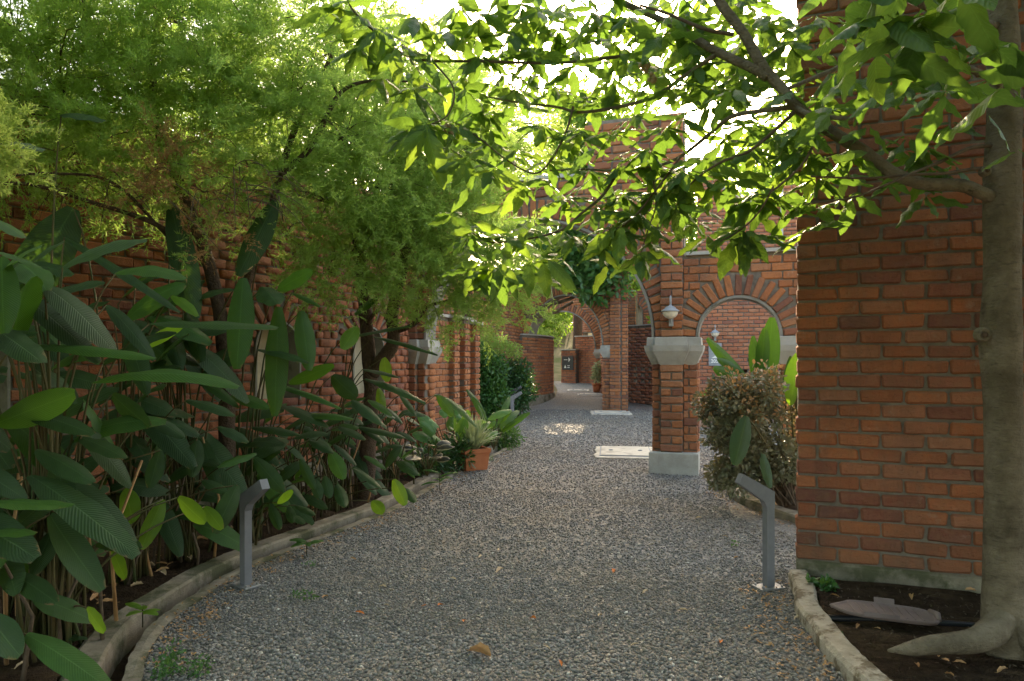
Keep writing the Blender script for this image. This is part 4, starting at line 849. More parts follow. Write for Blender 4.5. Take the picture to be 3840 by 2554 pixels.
for px, py, Y in ((2445, 290, 3.2), (2420, 250, 3.25), (1680, 485, 3.45)):
    T = thing('fruit_cluster', {2445: 'brown fruit cluster hanging below the sun', 2420: 'small fruit cluster against the bright sky', 1680: 'small round fruit cluster by the hanging left leaves'}[px], 'fruit', at(px, py, Y), 'fruit clusters in the leafy tree')
    for k in range(9):
        d = Vector((rnd(-1, 1), rnd(-1, 1), rnd(-1, 1))).normalized() * rnd(.012, .028); mb = MB().lathe([(.001, -.011), (.007, -.009), (.011, 0), (.007, .009), (.001, .011)], n=8); mb.v = [tuple(Vector(v) + d) for v in mb.v]; link('fruit', mb.mesh('fruit', True), M['fruit'], T)

# --- feathery trees: needles spread through sprays, one mesh per crown
def feather(tufts, sprigs, needles, nl, nw, blobs, droop=.35, tl=.34):
    """blobs (centre, radius); returns needle triangle mesh arrays"""
    W = np.array([b[1] ** 2.3 for b in blobs]); W /= W.sum(); bi = RNG.choice(len(blobs), tufts, p=W)
    C = np.array([tuple(blobs[i][0]) for i in bi]); r = np.array([blobs[i][1] for i in bi])
    u = RNG.normal(size=(tufts, 3)); u /= np.linalg.norm(u, axis=1)[:, None]; rad = RNG.random(tufts) ** .45
    org = C + u * (r * rad)[:, None] * np.array([1, 1, .8])
    d = u * .8 + np.array([.15, -.25, .1]) + RNG.normal(size=(tufts, 3)) * .35; d /= np.linalg.norm(d, axis=1)[:, None]
    t = RNG.random((tufts, sprigs)) ** .8; L = tl * RNG.uniform(.6, 1.3, tufts)
    sp = org[:, None] + d[:, None] * (t * L[:, None])[..., None]; sp[..., 2] -= droop * L[:, None] * t ** 2
    sp += RNG.normal(size=sp.shape) * .008
    pv = np.cross(d, RNG.normal(size=d.shape) * .5 + np.array([0, -.5, .8])); pv /= np.linalg.norm(pv, axis=1)[:, None]; sg = np.where(RNG.random((tufts, sprigs)) < .5, -1.0, 1.0)
    sd = d[:, None] * .8 + pv[:, None] * (sg * RNG.uniform(.2, .9, sg.shape))[..., None] + RNG.normal(size=(tufts, sprigs, 3)) * .22; sd[..., 2] += .06; sd /= np.linalg.norm(sd, axis=-1)[..., None]
    sl_ = RNG.uniform(.06, .13, (tufts, sprigs)) * (tl / .34)
    q = RNG.random((tufts, sprigs, needles)); nb = sp[:, :, None] + sd[:, :, None] * (q * sl_[..., None])[..., None]
    nd = sd[:, :, None] * .9 + RNG.normal(size=nb.shape) * .5; nd /= np.linalg.norm(nd, axis=-1)[..., None]
    ln = nl * RNG.uniform(.7, 1.25, q.shape); side = np.cross(nd, RNG.normal(size=nd.shape)); side /= np.linalg.norm(side, axis=-1)[..., None]
    tip = nb + nd * ln[..., None]; mid = nb + nd * (ln * .45)[..., None]; wv = side * nw / 2
    V = np.stack([nb + wv, tip, nb - wv], -2).reshape(-1, 3); n = len(V) // 3
    Fq = np.arange(n * 3).reshape(n, 3); rn = np.repeat(RNG.random(tufts), sprigs * needles)
    keep = V[::3][:, 1] > 1.2
    return V, Fq[keep], rn[keep], org, d * L[:, None]
def limb(T, pts, r0, r1, mat='darkbark', name='limb', bump=.06):
    S = smooth_pts([tuple(p) for p in pts], 7 * len(pts)); n = len(S)
    return link(name, MB().tube([Vector(p) - T.location for p in S], [r0 + (r1 - r0) * i / (n - 1) for i in range(n)], 9, bump=bump, seed=n).mesh(name, True), M[mat], T)
def branchlets(T, org, vec, hub, n, mat='twig'):
    mb = MB(); idx = RNG.choice(len(org), n, replace=False)
    for i in idx:
        p = Vector(org[i]) - T.location; h = min(hub, key=lambda q: (Vector(q) - Vector(org[i])).length); a = Vector(h) - T.location
        m = a.lerp(p, .5) + Vector((rnd(-.1, .1), rnd(-.1, .1), rnd(-.02, .12))); mb.tube(bez(a, m, p, 5) + [p + Vector(vec[i]) * .8], [.006, .005, .0045, .004, .0032, .0026, .0012], 4, cap=False)
    link('twigs', mb.mesh('twigs', True), M[mat], T, 'stuff')
# left feathery tree
ra = Vector((-2.12, 4.95, .03)); FA = thing('feathery_tree', 'large feathery needle-leaved tree filling the upper left, trunk hidden among leaves', 'tree', ra)
limb(FA, [ra, at(850, 1700, 4.95), at(845, 1350, 4.95), at(800, 1050, 4.95), at(700, 760, 4.9), at(600, 500, 4.9), at(560, 200, 5.0)], .065, .03, name='trunk')
limb(FA, [at(845, 1350, 4.95), at(930, 1050, 5.0), at(1010, 800, 5.1), at(1100, 500, 5.2), at(1250, 200, 5.4)], .04, .018); limb(FA, [at(780, 1000, 4.95), at(600, 850, 4.7), at(350, 760, 4.4), at(100, 690, 4.1), at(-100, 700, 4.0)], .02, .007); limb(FA, [at(640, 900, 4.8), at(430, 690, 4.4), at(200, 650, 4.1), at(0, 665, 3.9)], .012, .005)
limb(FA, [at(1212, 463, 5.2), at(1268, 358, 5.2), at(1331, 316, 5.2), at(1430, 302, 5.2), at(1590, 309, 5.3)], .02, .008); limb(FA, [at(1060, 650, 5.1), at(1160, 560, 5.2), at(1212, 463, 5.2)], .024, .02); limb(FA, [at(1268, 358, 5.2), at(1210, 240, 5.2), at(1150, 180, 5.2)], .01, .004)
blA = [(at(60, 120, 4.5), .62), (at(330, 60, 4.8), .75), (at(640, 80, 5.0), .8), (at(950, 120, 5.2), .8), (at(230, 330, 4.6), .55), (at(520, 330, 4.8), .6), (at(820, 370, 5.0), .62), (at(1080, 420, 5.2), .6), (at(90, 420, 4.3), .42), (at(380, 530, 4.6), .40), (at(660, 560, 4.8), .42), (at(930, 620, 5.0), .42), (at(1230, 200, 5.5), .66), (at(60, 590, 4.2), .25), (at(1280, 520, 5.4), .5), (at(1480, 280, 5.9), .6), (at(480, 660, 4.8), .26), (at(250, 600, 4.6), .26), (at(760, 720, 4.9), .26), (at(150, 250, 4.9), .6), (at(700, 200, 5.4), .7)]
V, Fq, rn, org, vec = feather(1700, 20, 11, .034, .0075, blA)
link('crown', mesh_np('crown', V - np.array(FA.location), Fq, rn), M['needle'], FA, 'stuff'); branchlets(FA, org, vec, [b[0] for b in blA], 220)
V, Fq, rn, org, vec = feather(60, 16, 11, .026, .0042, [(at(600, 560, 4.5), .16), (at(660, 680, 4.5), .14), (at(580, 640, 4.5), .12), (at(900, 880, 4.6), .12), (at(1050, 800, 4.9), .1)])
link('dead_sprays', mesh_np('dead_sprays', V - np.array(FA.location), Fq, rn), M['hang_dead'], FA, 'stuff')
V, Fq, rn = leafmass(12000, [(Vector((-2.6, 2.2, 4.0)), .9), (Vector((-3.6, 3.2, 4.3)), 1.0), (Vector((-1.7, 1.6, 4.3)), .8), (Vector((-3.4, 1.2, 3.8)), 1.1), (Vector((-2.2, 3.3, 4.7)), .8), (Vector((-4.4, 2.2, 3.6)), 1.0), (Vector((-2.6, 0, 4.2)), 1.1), (Vector((-4.2, .8, 2.4)), 1.2), (Vector((-3.4, -.6, 2.6)), 1.1), (Vector((-4.9, 2.4, 2.2)), 1.0), (Vector((-2.4, -1.6, 3.4)), 1.1), (Vector((-5.2, 3.6, 3.4)), 1.0)], .18, .08)  # unseen leaf mass added overhead and to the left, darkening the left bed
link('crown', mesh_np('crown', V - np.array(FA.location), Fq, rn), M['needle'], FA, 'stuff')
for q in ((-2.6, 2.2, 4.1), (-3.6, 3.2, 4.4), (-1.7, 1.6, 4.4), (-3.4, 1.2, 3.9), (-2.6, 0, 4.3)): limb(FA, [at(540, -260, 4.9), Vector(q).lerp(at(540, -260, 4.9), .5) + Vector((0, 0, .4)), Vector(q)], .03, .01)  # limbs carrying the added out-of-frame leaves
dead = MB()
for k in range(70):
    p = at(rnd(150, 1050), rnd(600, 760), rnd(4.3, 4.9)); q = p + Vector((rnd(-.25, .45), rnd(-.1, .1), rnd(-.42, -.02))); p -= FA.location; q -= FA.location; dead.tube(bez(p, p.lerp(q, .5) + Vector((0, 0, rnd(0, .12))), q, 5), [.004, .0035, .003, .0025, .002, .001], 4, cap=False)
link('bare_twigs', dead.mesh('bare_twigs'), M['twig'], FA, 'stuff')
# right feathery tree with the forked trunk
rb = Vector(((1372 - 1920) / F * 6.7, 6.7, .03)); FB_ = thing('feathery_tree', 'feathery tree with a dark forked trunk in front of the left wall', 'tree', rb)
limb(FB_, [rb, at(1378, 1700, 6.7), at(1392, 1500, 6.7), at(1385, 1370, 6.7), at(1372, 1200, 6.7), at(1360, 1080, 6.7), at(1340, 900, 6.7), at(1300, 700, 6.6)], .085, .05, name='trunk')
limb(FB_, [at(1395, 1400, 6.7), at(1440, 1340, 6.65), at(1475, 1280, 6.65), at(1470, 1180, 6.65), at(1490, 1080, 6.65), at(1510, 1000, 6.65), at(1530, 800, 6.7), at(1600, 600, 6.8)], .075, .04); limb(FB_, [at(1475, 1250, 6.65), at(1560, 1210, 6.6), at(1600, 1150, 6.6), at(1690, 1125, 6.6), at(1760, 1080, 6.6), at(1860, 1080, 6.6)], .026, .008)
limb(FB_, [at(1378, 1215, 6.65), at(1395, 1185, 6.6), at(1418, 1163, 6.55)], .02, .017, name='stub'); limb(FB_, [at(1550, 1225, 6.62), at(1570, 1120, 6.6), at(1610, 1020, 6.6), at(1650, 900, 6.6)], .018, .008)
blB = [(at(1230, 760, 5.7), .42), (at(1420, 700, 6.1), .58), (at(1620, 640, 6.5), .6), (at(1650, 850, 6.4), .48), (at(1500, 930, 6.1), .38), (at(1330, 930, 5.9), .32), (at(1820, 940, 6.5), .42), (at(1900, 1060, 6.6), .28), (at(1780, 1090, 6.5), .26), (at(1650, 1070, 6.3), .22), (at(1560, 1110, 6.3), .12), (at(1230, 1010, 5.7), .20), (at(1080, 880, 5.5), .24), (at(1750, 480, 7.2), .6), (at(1560, 460, 6.8), .6), (at(1680, 1210, 6.3), .08)]
V, Fq, rn, org, vec = feather(1400, 20, 11, .036, .0078, blB)
link('crown', mesh_np('crown', V - np.array(FB_.location), Fq, rn), M['needle'], FB_, 'stuff'); branchlets(FB_, org, vec, [b[0] for b in blB], 200)
# feathery trees behind the wall, backlit
for lab, bl, base, n in (('tall backlit yellow-green tree behind the left wall', [((-5.6, 9.2, 5.6), 1.4), ((-4.2, 9.6, 6.0), 1.4), ((-2.8, 9.4, 6.2), 1.5), ((-3.4, 9.2, 4.9), 1.1), ((-6.2, 8.6, 4.6), 1.1)], (-3.2, 9.8, 0), 480), ('slim backlit tree behind the arcade left of the sun', [((-.75, 11.4, 5.7), 1.05), ((-.5, 11.2, 4.6), .85), ((.15, 11.6, 5.2), .6), ((-1.3, 11.5, 4.2), .7), ((-.2, 11.8, 3.9), .6)], (-.9, 11.9, 0), 300)):
    T = thing('feathery_tree', lab, 'tree', base, 'feathery trees behind the walls'); limb(T, [base, (base[0] + .1, base[1], 2), (base[0] + .05, base[1] - .1, 4), bl[0][0]], .10, .04, name='trunk')
    V, Fq, rn, org, vec = feather(n, 16, 9, .07, .014, [(Vector(c), r) for c, r in bl], tl=.6); link('crown', mesh_np('crown', V - np.array(T.location), Fq, rn), M['needle_y'], T, 'stuff'); branchlets(T, org, vec, [c for c, r in bl], 90)
# spray of another tree reaching in at the left edge
T = thing('feathery_spray', 'yellow-green needle spray poking in at the left edge', 'branch', at(-60, 560, 2.3)); limb(T, [at(-120, 480, 2.3), at(-20, 520, 2.3), at(60, 580, 2.28)], .006, .002, 'twig', 'stem')
V, Fq, rn, org, vec = feather(26, 16, 11, .022, .0042, [(at(10, 560, 2.3), .06), (at(0, 500, 2.3), .05), (at(40, 640, 2.3), .05)], tl=.12); link('needles', mesh_np('needles', V - np.array(T.location), Fq, rn), M['needle_y'], T, 'stuff')

# --- broad-leaved masses: leaf quads scattered through blobs
def bush(name, label, cat, base, blobs, n, ll, lw, mk, group=None, stems=6, part='crown', smat='twig', **kw):
    T = thing(name, label, cat, base, group); V, Fq, rn = leafmass(n, [(Vector(c), r) for c, r in blobs], ll, lw, **kw)
    link(part, mesh_np(part, V - np.array(T.location), Fq, rn), M[mk], T, 'stuff')
    for k in range(stems):
        c = random.choice(blobs)[0]; b = Vector((rnd(-.06, .06), rnd(-.06, .06), -.02)); q = Vector(c) - T.location + Vector((rnd(-.05, .05), rnd(-.05, .05), 0)); link('stem', MB().tube(bez(b, b.lerp(q, .5) + Vector((rnd(-.05, .05), 0, .1)), q, 5), [.012, .010, .009, .007, .005, .003], 5).mesh('stem', True), M[smat], T)
    return T
# bronze shrub behind the right wall, with copper young leaves on top
bz = []
for k in range(52):
    a = rnd(0, 6.283); e = rnd(.2, 1) ** .6; z = rnd(.3, 1.17); f = (.75 if z < .5 else 1.0) * (1 - max(0, z - 1.0) * .9); bz.append(((2.30 + math.cos(a) * e * .57 * f, 6.28 + math.sin(a) * e * .38 * f, z), rnd(.09, .19)))
T = bush('bronze_shrub', 'rounded bronze shrub with coppery top leaves beside the right wall', 'shrub', (2.55, 6.3, .05), bz, 14000, .046, .028, 'purple', stems=30, shell=.5)
tops = [(Vector(c) + Vector((0, -.05, .07)), r * .9) for c, r in bz if c[2] > .86]
V, Fq, rn = leafmass(1500, tops, .042, .026, up=.9)
link('young_leaves', mesh_np('young_leaves', V - np.array(T.location), Fq, rn), M['copper'], T, 'stuff')
# bird-of-paradise standing in the shrub
PB = Vector((2.72, 6.55, .05)); T = thing('bird_of_paradise', 'bird-of-paradise plant with upright paddle leaves rising from the bronze shrub', 'plant', PB)
for k, (bx, by, tx, ty, Y, wp, sg, c) in enumerate([(2880,1450,2895,1190,6.5,72,0,'g'),(2850,1460,2868,1230,6.45,52,0,'g'),(2838,1440,2825,1260,6.5,44,4,'g'),(2815,1440,2652,1268,6.4,44,-12,'g'),(2790,1400,2690,1345,6.4,36,8,'g'),(2795,1440,2675,1378,6.3,50,16,'g'),(2965,1520,2992,1325,6.1,64,0,'l'),(2940,1480,2965,1335,6.4,26,0,'d'),(2800,1560,2755,1745,5.7,72,6,'d'),(2860,1700,2890,1830,5.9,40,0,'d')]):
    P0, P1 = at(bx, by, Y), at(tx, ty, Y - .1); leaf_obj('leaf', T, M['heli_' + c], P0, P1, wp / F * Y, sg / F * Y, (rnd(-.3, .1), -.9, .25), n=12, fold=rnd(.2, .5), wave=.015, seed=k)
    link('stalk', MB().tube(bez((rnd(-.08, .08), rnd(-.1, .05), -.03), (P0 - PB) * .6 + Vector((0, 0, .1)), P0 - PB, 7), [.013, .012, .011, .010, .009, .008, .007, .006], 6).mesh('stalk', True), M['cane'], T)
# green shrubs beyond the arch
bush('green_shrub', 'light green leafy shrub behind the second buttress', 'shrub', (-.55, 16.0, .05), [((-.7, 16.0, .9), .45), ((-.5, 15.9, 1.2), .42), ((-.85, 16.0, 1.4), .40), ((-.45, 15.8, .6), .42), ((-.6, 15.8, .35), .4)], 4200, .11, .055, 'shrub', 'shrubs beyond the arch')
bush('green_shrub', 'dark green rounded shrub against the curved wall', 'shrub', (.0, 16.9, .05), [((-.12, 16.8, .95), .48), ((.12, 16.8, 1.05), .42), ((.0, 16.6, .5), .5), ((.25, 16.9, .65), .40)], 4200, .09, .045, 'shrub_d', 'shrubs beyond the arch')
bush('fern', 'pale feathery fern shrub above the light green shrub', 'shrub', (-.5, 16.4, .05), [((-.7, 16.3, 1.85), .36), ((-.3, 16.2, 1.72), .32), ((.05, 16.2, 1.62), .2)], 2400, .07, .02, 'needle', 'shrubs beyond the arch')
# vine hanging over the second arch
vb = [(at(x, y, 18.3), r) for x, y, r in ((2080, 900, .7), (2180, 900, .75), (2270, 920, .6), (2130, 1000, .55), (2230, 1010, .6), (2310, 1000, .5), (2200, 1080, .38), (2250, 1100, .3), (2160, 960, .5), (2020, 930, .5), (2330, 1080, .25))]
T = bush('vine', 'broad-leaved green vine hanging over the second arch', 'vine', (1.8, 18.6, 3.75), vb, 3400, .22, .10, 'shrub', stems=5, cam=.8, up=.2); 
for pts in ([(.3, 20.3, 2.75), (1.0, 20.0, 3.0), (1.6, 19.9, 3.15), (2.2, 19.6, 3.4)], [(.4, 20.2, 2.65), (1.1, 20.2, 2.75), (1.8, 20, 3.1)]): limb(T, [Vector(p) for p in pts], .07, .04, 'bark', 'vine_stem')
bush('vine', 'small yellow-green vine tuft right of the second arch', 'vine', (3.2, 19.2, 2.4), [(at(2360, 1080, 19), .22), (at(2375, 1050, 19), .2)], 160, .16, .08, 'bgleaf', stems=2)
# trees far behind
FT = [('broad green tree beyond the arches on the dry slope', (1.2, 38, 1.5), [((.6, 37, 4.3), 2.0), ((1.8, 37, 5.2), 2.2), ((2.6, 37, 3.9), 1.5), ((-.2, 37, 5.5), 1.8)], 5200, .30, .14), ('dark-trunked tree left of the far building', (3.05, 33, .6), [((3.0, 33, 5.4), 1.6), ((2.3, 33, 4.6), 1.3), ((3.6, 33, 6.6), 1.6)], 3600, .26, .11),
      ('tall tree behind the second arch under the sun', (2.6, 27.5, .5), [((2.0, 27, 8.4), 1.7), ((3.4, 27, 8.6), 1.7), ((4.8, 26.5, 8.6), 1.7), ((2.8, 26.5, 9.6), 1.6), ((2.3, 27, 10.9), 1.5), ((4.2, 27, 10.6), 1.6)], 11500, .26, .12), ('tree between the arcade pier and the pale brick building', (5.6, 22, .2), [((5.4, 21, 3.6), 1.2), ((5.8, 21, 5.0), 1.3), ((5.0, 21, 2.2), .9)], 5200, .22, .09),  # tall tree added to keep sun through the wide arch off the gravel
      ('far tree rising behind the left wall', (-5.5, 19, 0), [((-5.5, 18, 7), 2.3), ((-3.6, 18, 8), 2.4), ((-7.6, 18, 6.5), 2.4), ((-1.6, 19, 7.5), 2.0)], 8000, .26, .11), ('tall far tree behind the brick building', (9.5, 24, 0), [((8.5, 23, 7), 2.2), ((10.5, 23, 8.5), 2.4), ((12.5, 23, 7), 2.4)], 5200, .3, .14)]
for lab, base, bl, n, ll, lw in FT:
    T = bush('tree', lab, 'tree', base, bl, n, ll, lw, 'bgleaf', 'trees behind the buildings', stems=0, shell=.45); c = max(bl, key=lambda b: b[0][2])[0]
    limb(T, [Vector(base), Vector(base).lerp(Vector(c), .35) + Vector((.15, 0, .3)), Vector(base).lerp(Vector(c), .7), Vector(c)], .22, .06, 'darkbark', 'trunk')
    for q, r in bl: limb(T, [Vector(base).lerp(Vector(c), .45), Vector(base).lerp(Vector(c), .45).lerp(Vector(q), .5) + Vector((0, 0, .2)), Vector(q)], .09, .03, 'darkbark', 'limb')
# slope brush
bush('dry_bush', 'dry yellow scrub on the sunny slope beyond the arches', 'shrub', (.9, 36, 2), [((.6, 34.5, 2.2), .7), ((1.4, 35, 2.6), .6), ((2.0, 35.5, 2.3), .6)], 1200, .2, .05, 'needle_y', stems=3)
# ------------------------------------------------------------------ objects
def bollard(label, loc, rz, arm_rz, h=.52, w=.033):
    T = thing('bollard_light', label, 'bollard', loc, 'path bollard lights'); T.rotation_euler.z = rz
    link('base_plate', MB().box((.0, 0, .012), (.085, .055, .006), bev=.002).mesh('base_plate'), M['plate'], T)
    for sx in (-1, 1):
        for sy in (-1, 1): link('bolt', MB().lathe([(.0, .03), (.008, .03), (.008, .015)], (sx * .066, sy * .038, 0), 6).mesh('bolt'), M['plate'], T)
    link('post', MB().box((0, 0, h / 2 + .012), (w, w * .9, h / 2), bev=.002).mesh('post'), M['metal'], T)
    an = R(27); L = .27; d = Vector((math.cos(an), 0, math.sin(an))); Mx = Matrix.Rotation(-an, 3, 'Y')
    mb = MB(); hw = w * .9; z0 = h + .012; t = .05   # arm: prism continuing the post
    A = [(-w, z0 - .06), (w, z0 - .06), (w + .02, z0 - .02), (L * .82, z0 + L * .36), (L * .82 - .03, z0 + L * .36 + .055), (-w, z0 + .035)]
    n = len(A); mb.v = [(x, -hw - .001, z) for x, z in A] + [(x, hw + .001, z) for x, z in A]; mb.f = [tuple(range(n))[::-1], tuple(range(n, 2 * n))] + [(i, (i + 1) % n, (i + 1) % n + n, i + n) for i in range(n)]
    a = link('arm', mb.mesh('arm'), M['metal'], T)
    link('lens', MB().box((L * .45, 0, z0 + L * .155 - .004), (L * .26, hw * .7, .003), m=Matrix.Rotation(-math.atan2(L * .36 + .02, L * .82 - w - .02), 3, 'Y')).mesh('lens'), M['glass'], a)
    return T
g = gnd(922, 2200); bollard('dark grey square bollard light by the left gutter, arm towards the path', g, R(-38), 0, .52, .028)
g = gnd(2882, 2208); bollard('dark grey bollard light in front of the right brick wall', g, R(196), 0, .55, .027)
g = gnd(1921, 1592); bollard('slim bollard light beside the green shrubs', g, R(-15), 0, .56); g = gnd(1924, 1568); bollard('farther bollard light just behind another one by the shrubs', g, R(-25), 0, .62)
# wall lamps
def lamp(label, P, M3, k=1.0, cat='lamp'):
    T = thing('wall_lamp', label, cat, P, 'round wall lamps'); T.rotation_euler = M3.to_euler(); T.scale = (k, k, k); y = -.16
    link('glass_bowl', MB().lathe([(.001, -.085), (.03, -.082), (.06, -.066), (.083, -.04), (.094, 0)], (0, y, 0), 24).mesh('glass_bowl', True), M['glass'], T)
    link('shade', MB().lathe([(.094, .0), (.108, .002), (.110, .010), (.085, .028), (.068, .036), (.066, .048), (.045, .062), (.02, .070), (.012, .085), (.001, .086)], (0, y, 0), 24).mesh('shade', True), M['lampgrey'], T)
    link('gooseneck', MB().tube([(0, y, .08), (0, y, .15), (0, y + .01, .175), (0, y + .04, .19), (0, y + .07, .18), (0, y + .085, .14), (0, y + .085, -.12), (0, y + .10, -.15)], .010, 8).mesh('gooseneck', True), M['lampgrey'], T)
    link('wall_bracket', MB().box((0, y + .12, -.12), (.025, .035, .05), bev=.004).mesh('wall_bracket'), M['lampgrey'], T)
    return T
p, M3 = AP.frame(O + 3.3); lamp('grey wall lamp with opal bowl on the near brick pier', AP.pt(O + 3.325, -.06, 1.98), M3)
p, M3 = HP.frame(.5); lamp('smaller looking wall lamp on the pale building above the 206 sign', HP.pt(.42, -.01, 2.04), M3, 1.05)
# sign with room numbers
def text(parent, s, loc, size, M3, mat, bold=1):
    cu = bpy.data.curves.new('txt', 'FONT'); cu.body = s; cu.size = size; cu.align_x = 'CENTER'; cu.align_y = 'CENTER'; cu.extrude = .002; cu.offset = size * .03
    o = bpy.data.objects.new('txt', cu); COL.objects.link(o); bpy.context.view_layer.update()
    me = bpy.data.meshes.new_from_object(o.evaluated_get(bpy.context.evaluated_depsgraph_get())); bpy.data.objects.remove(o)
    q = link('lettering', me, mat, parent); q.matrix_basis = Matrix.Translation(loc) @ M3.to_4x4() @ Matrix.Rotation(R(90), 4, 'X'); return q
p, M3 = HP.frame(.58); SC = HP.pt(.42, -.02, 1.535); T = thing('room_sign', 'grey sign with 206, a stair symbol and 205 on the pale building', 'sign', SC)
link('panel', MB().box((0, 0, 0), (.15, .012, .275), m=M3, bev=.005).mesh('panel'), M['sign_grey'], T)
fr = lambda x, z: M3 @ Vector((x, -.016, z))
text(T, '206', fr(-.01, .165), .115, M3, M['white']); text(T, '205', fr(-.01, -.165), .115, M3, M['white'])
st = MB(); pts = [(-.075, -.09), (.075, -.09), (.075, .02), (.04, .02), (.04, -.01), (.01, -.01), (.01, -.035), (-.02, -.035), (-.02, -.058), (-.05, -.058), (-.05, -.075), (-.075, -.075)]
n = len(pts); st.v = [tuple(M3 @ Vector((x, -.017, z))) for x, z in pts] + [tuple(M3 @ Vector((x, -.012, z))) for x, z in pts]; st.f = [tuple(range(n)), tuple(range(n, 2 * n))[::-1]] + [(i, i + n, (i + 1) % n + n, (i + 1) % n) for i in range(n)]; link('stair_symbol', st.mesh('stair_symbol'), M['white'], T)
# black direction sign
p, M3 = EP.frame(.25); SC = EP.pt(.30, -.03, 1.28); T = thing('direction_sign', 'black direction sign with white arrows on the low far wall', 'sign', SC)
link('panel', MB().box((0, 0, 0), (.235, .012, .265), m=M3, bev=.004).mesh('panel'), M['sign_black'], T)
for nm, tri in (('arrow', [(.04, .22), (.04, .04), (.11, .13)]), ('arrow', [(-.15, -.19), (-.05, -.19), (-.10, -.07)])):
    mb = MB(); mb.v = [tuple(M3 @ Vector((x, -.016, z))) for x, z in tri] + [tuple(M3 @ Vector((x, -.010, z))) for x, z in tri]; mb.f = [(0, 1, 2), (5, 4, 3), (0, 3, 4, 1), (1, 4, 5, 2), (2, 5, 3, 0)]; link(nm, mb.mesh(nm), M['white'], T)
for x, z, w_ in ((-.07, .13, .07), (.05, -.10, .045), (.05, -.17, .045)):
    for k in range(4): link('small_lettering', MB().box(M3 @ Vector((x - w_ + k * w_ * .55, -.014, z)), (w_ * .2, .003, .014), m=M3).mesh('small_lettering'), M['white'], T)
# planters
def rect_pot(label, loc, rz, lx, ly, h, group=None):
    T = thing('planter', label, 'planter', loc, group); T.rotation_euler.z = rz; mb = MB(); f = .82
    R4 = lambda a, b, z: [(-a, -b, z), (a, -b, z), (a, b, z), (-a, b, z)]
    mb.loft([R4(lx * f, ly * f, 0), R4(lx * .97, ly * .97, h * .80), R4(lx * .90, ly * .90, h * .82)]); link('body', mb.mesh('body'), M['terracotta'], T)
    mb = MB(); rings = [R4(lx * 1.0, ly * 1.0, h * .80), R4(lx * 1.04, ly * 1.04, h * .81), R4(lx * 1.05, ly * 1.05, h), R4(lx * .93, ly * .93, h), R4(lx * .92, ly * .92, h * .86)]; mb.loft(rings); link('rim', mb.mesh('rim'), M['terracotta'], T)
    link('soil', MB().box((0, 0, h * .88), (lx * .93, ly * .93, .01)).mesh('soil'), M['soil'], T); return T
PP = gnd(1765, 1768); rect_pot('square terracotta planter at the edge of the gravel', PP + Vector((.02, .13, .01)), R(28), .175, .15, .27)
def blades(name, label, base, n, L, mk, w=.012, spread=1.0, cat='plant', droop=1.0, group=None, parts=True):
    T = thing(name, label, cat, base, group)
    for k in range(n):
        a = rnd(0, 6.283); e = rnd(.15, 1.0) * spread; l = L * rnd(.6, 1.15); P0 = Vector(base) + Vector((math.cos(a) * .05 * e, math.sin(a) * .05 * e, 0)); P1 = P0 + Vector((math.cos(a) * l * e * .8, math.sin(a) * l * e * .8, l * (1 - .75 * e ** 1.5 * droop)))
        leaf_obj('blade', T, M[mk], P0, P1, w * rnd(.8, 1.2), l * .22 * e, (0, -.15, 1), n=7, fold=.3, prof=lambda t: (1 - t ** 3) ** .7, seed=k)
    return T
blades('spider_grass', 'bushy pale variegated grass spilling from the terracotta planter', PP + Vector((.02, .13, .26)), 260, .46, 'varieg', .018, 1.05, droop=.85)
def paddles(name, label, base, n, L, wf, mk, spread=.6, cat='plant', group=None, h0=.1, stalk='cane', up=.8):
    base = Vector(base); T = thing(name, label, cat, base, group)
    for k in range(n):
        a = 6.283 * k / n + rnd(-.5, .5); e = rnd(.4, 1.1) * spread; l = L * rnd(.75, 1.15); P0 = base + Vector((math.cos(a) * h0 * .5, math.sin(a) * h0 * .5, h0 * rnd(.6, 1.6))); P1 = P0 + Vector((math.cos(a) * l * e, math.sin(a) * l * e, l * up * rnd(.3, 1.0)))
        link('stalk', MB().tube(bez((0, 0, -.02), (P0 - base) * .6, P0 - base, 4), .006, 5).mesh('stalk'), M[stalk], T)
        leaf_obj('leaf', T, M[mk], P0, P1, l * wf * rnd(.85, 1.15), l * .18, (rnd(-.3, .3), -.6, .7), n=10, fold=rnd(.15, .4), wave=.025, seed=k)
    return T
paddles('cordyline', 'dark cream-edged plant with drooping leaves beside the planter', (-.95, 7.65, .12), 17, .27, .34, 'cordy', 1.0, h0=.22, up=.15)
paddles('canna', 'bright broad-leaved clump behind the terracotta planter', (-.78, 8.75, .05), 18, .36, .42, 'canna', .75, h0=.40, up=.7); paddles('canna', 'pale broad leaves at the foot of the buttresses', (-.50, 9.2, .05), 14, .34, .40, 'canna', .8, h0=.35, up=.5)
paddles('bird_of_paradise', 'green paddle-leaved clump leaning over the gravel by the last buttress', (-.28, 10.4, .05), 11, .60, .17, 'heli_g', .7, h0=.25, up=.8)
bush('fern', 'dark ferny undergrowth behind the planter', 'plant', (-.85, 8.3, .04), [((-.95, 8.3, .2), .22), ((-.7, 8.5, .22), .22), ((-1.1, 8.0, .18), .18)], 900, .09, .03, 'shrub_d', stems=4)
bush('fern', 'low ferny plants where the left gutter ends', 'plant', (-.2, 10.9, .03), [((-.25, 10.9, .2), .25), ((-.02, 11.0, .15), .18)], 900, .09, .022, 'shrub', stems=4)
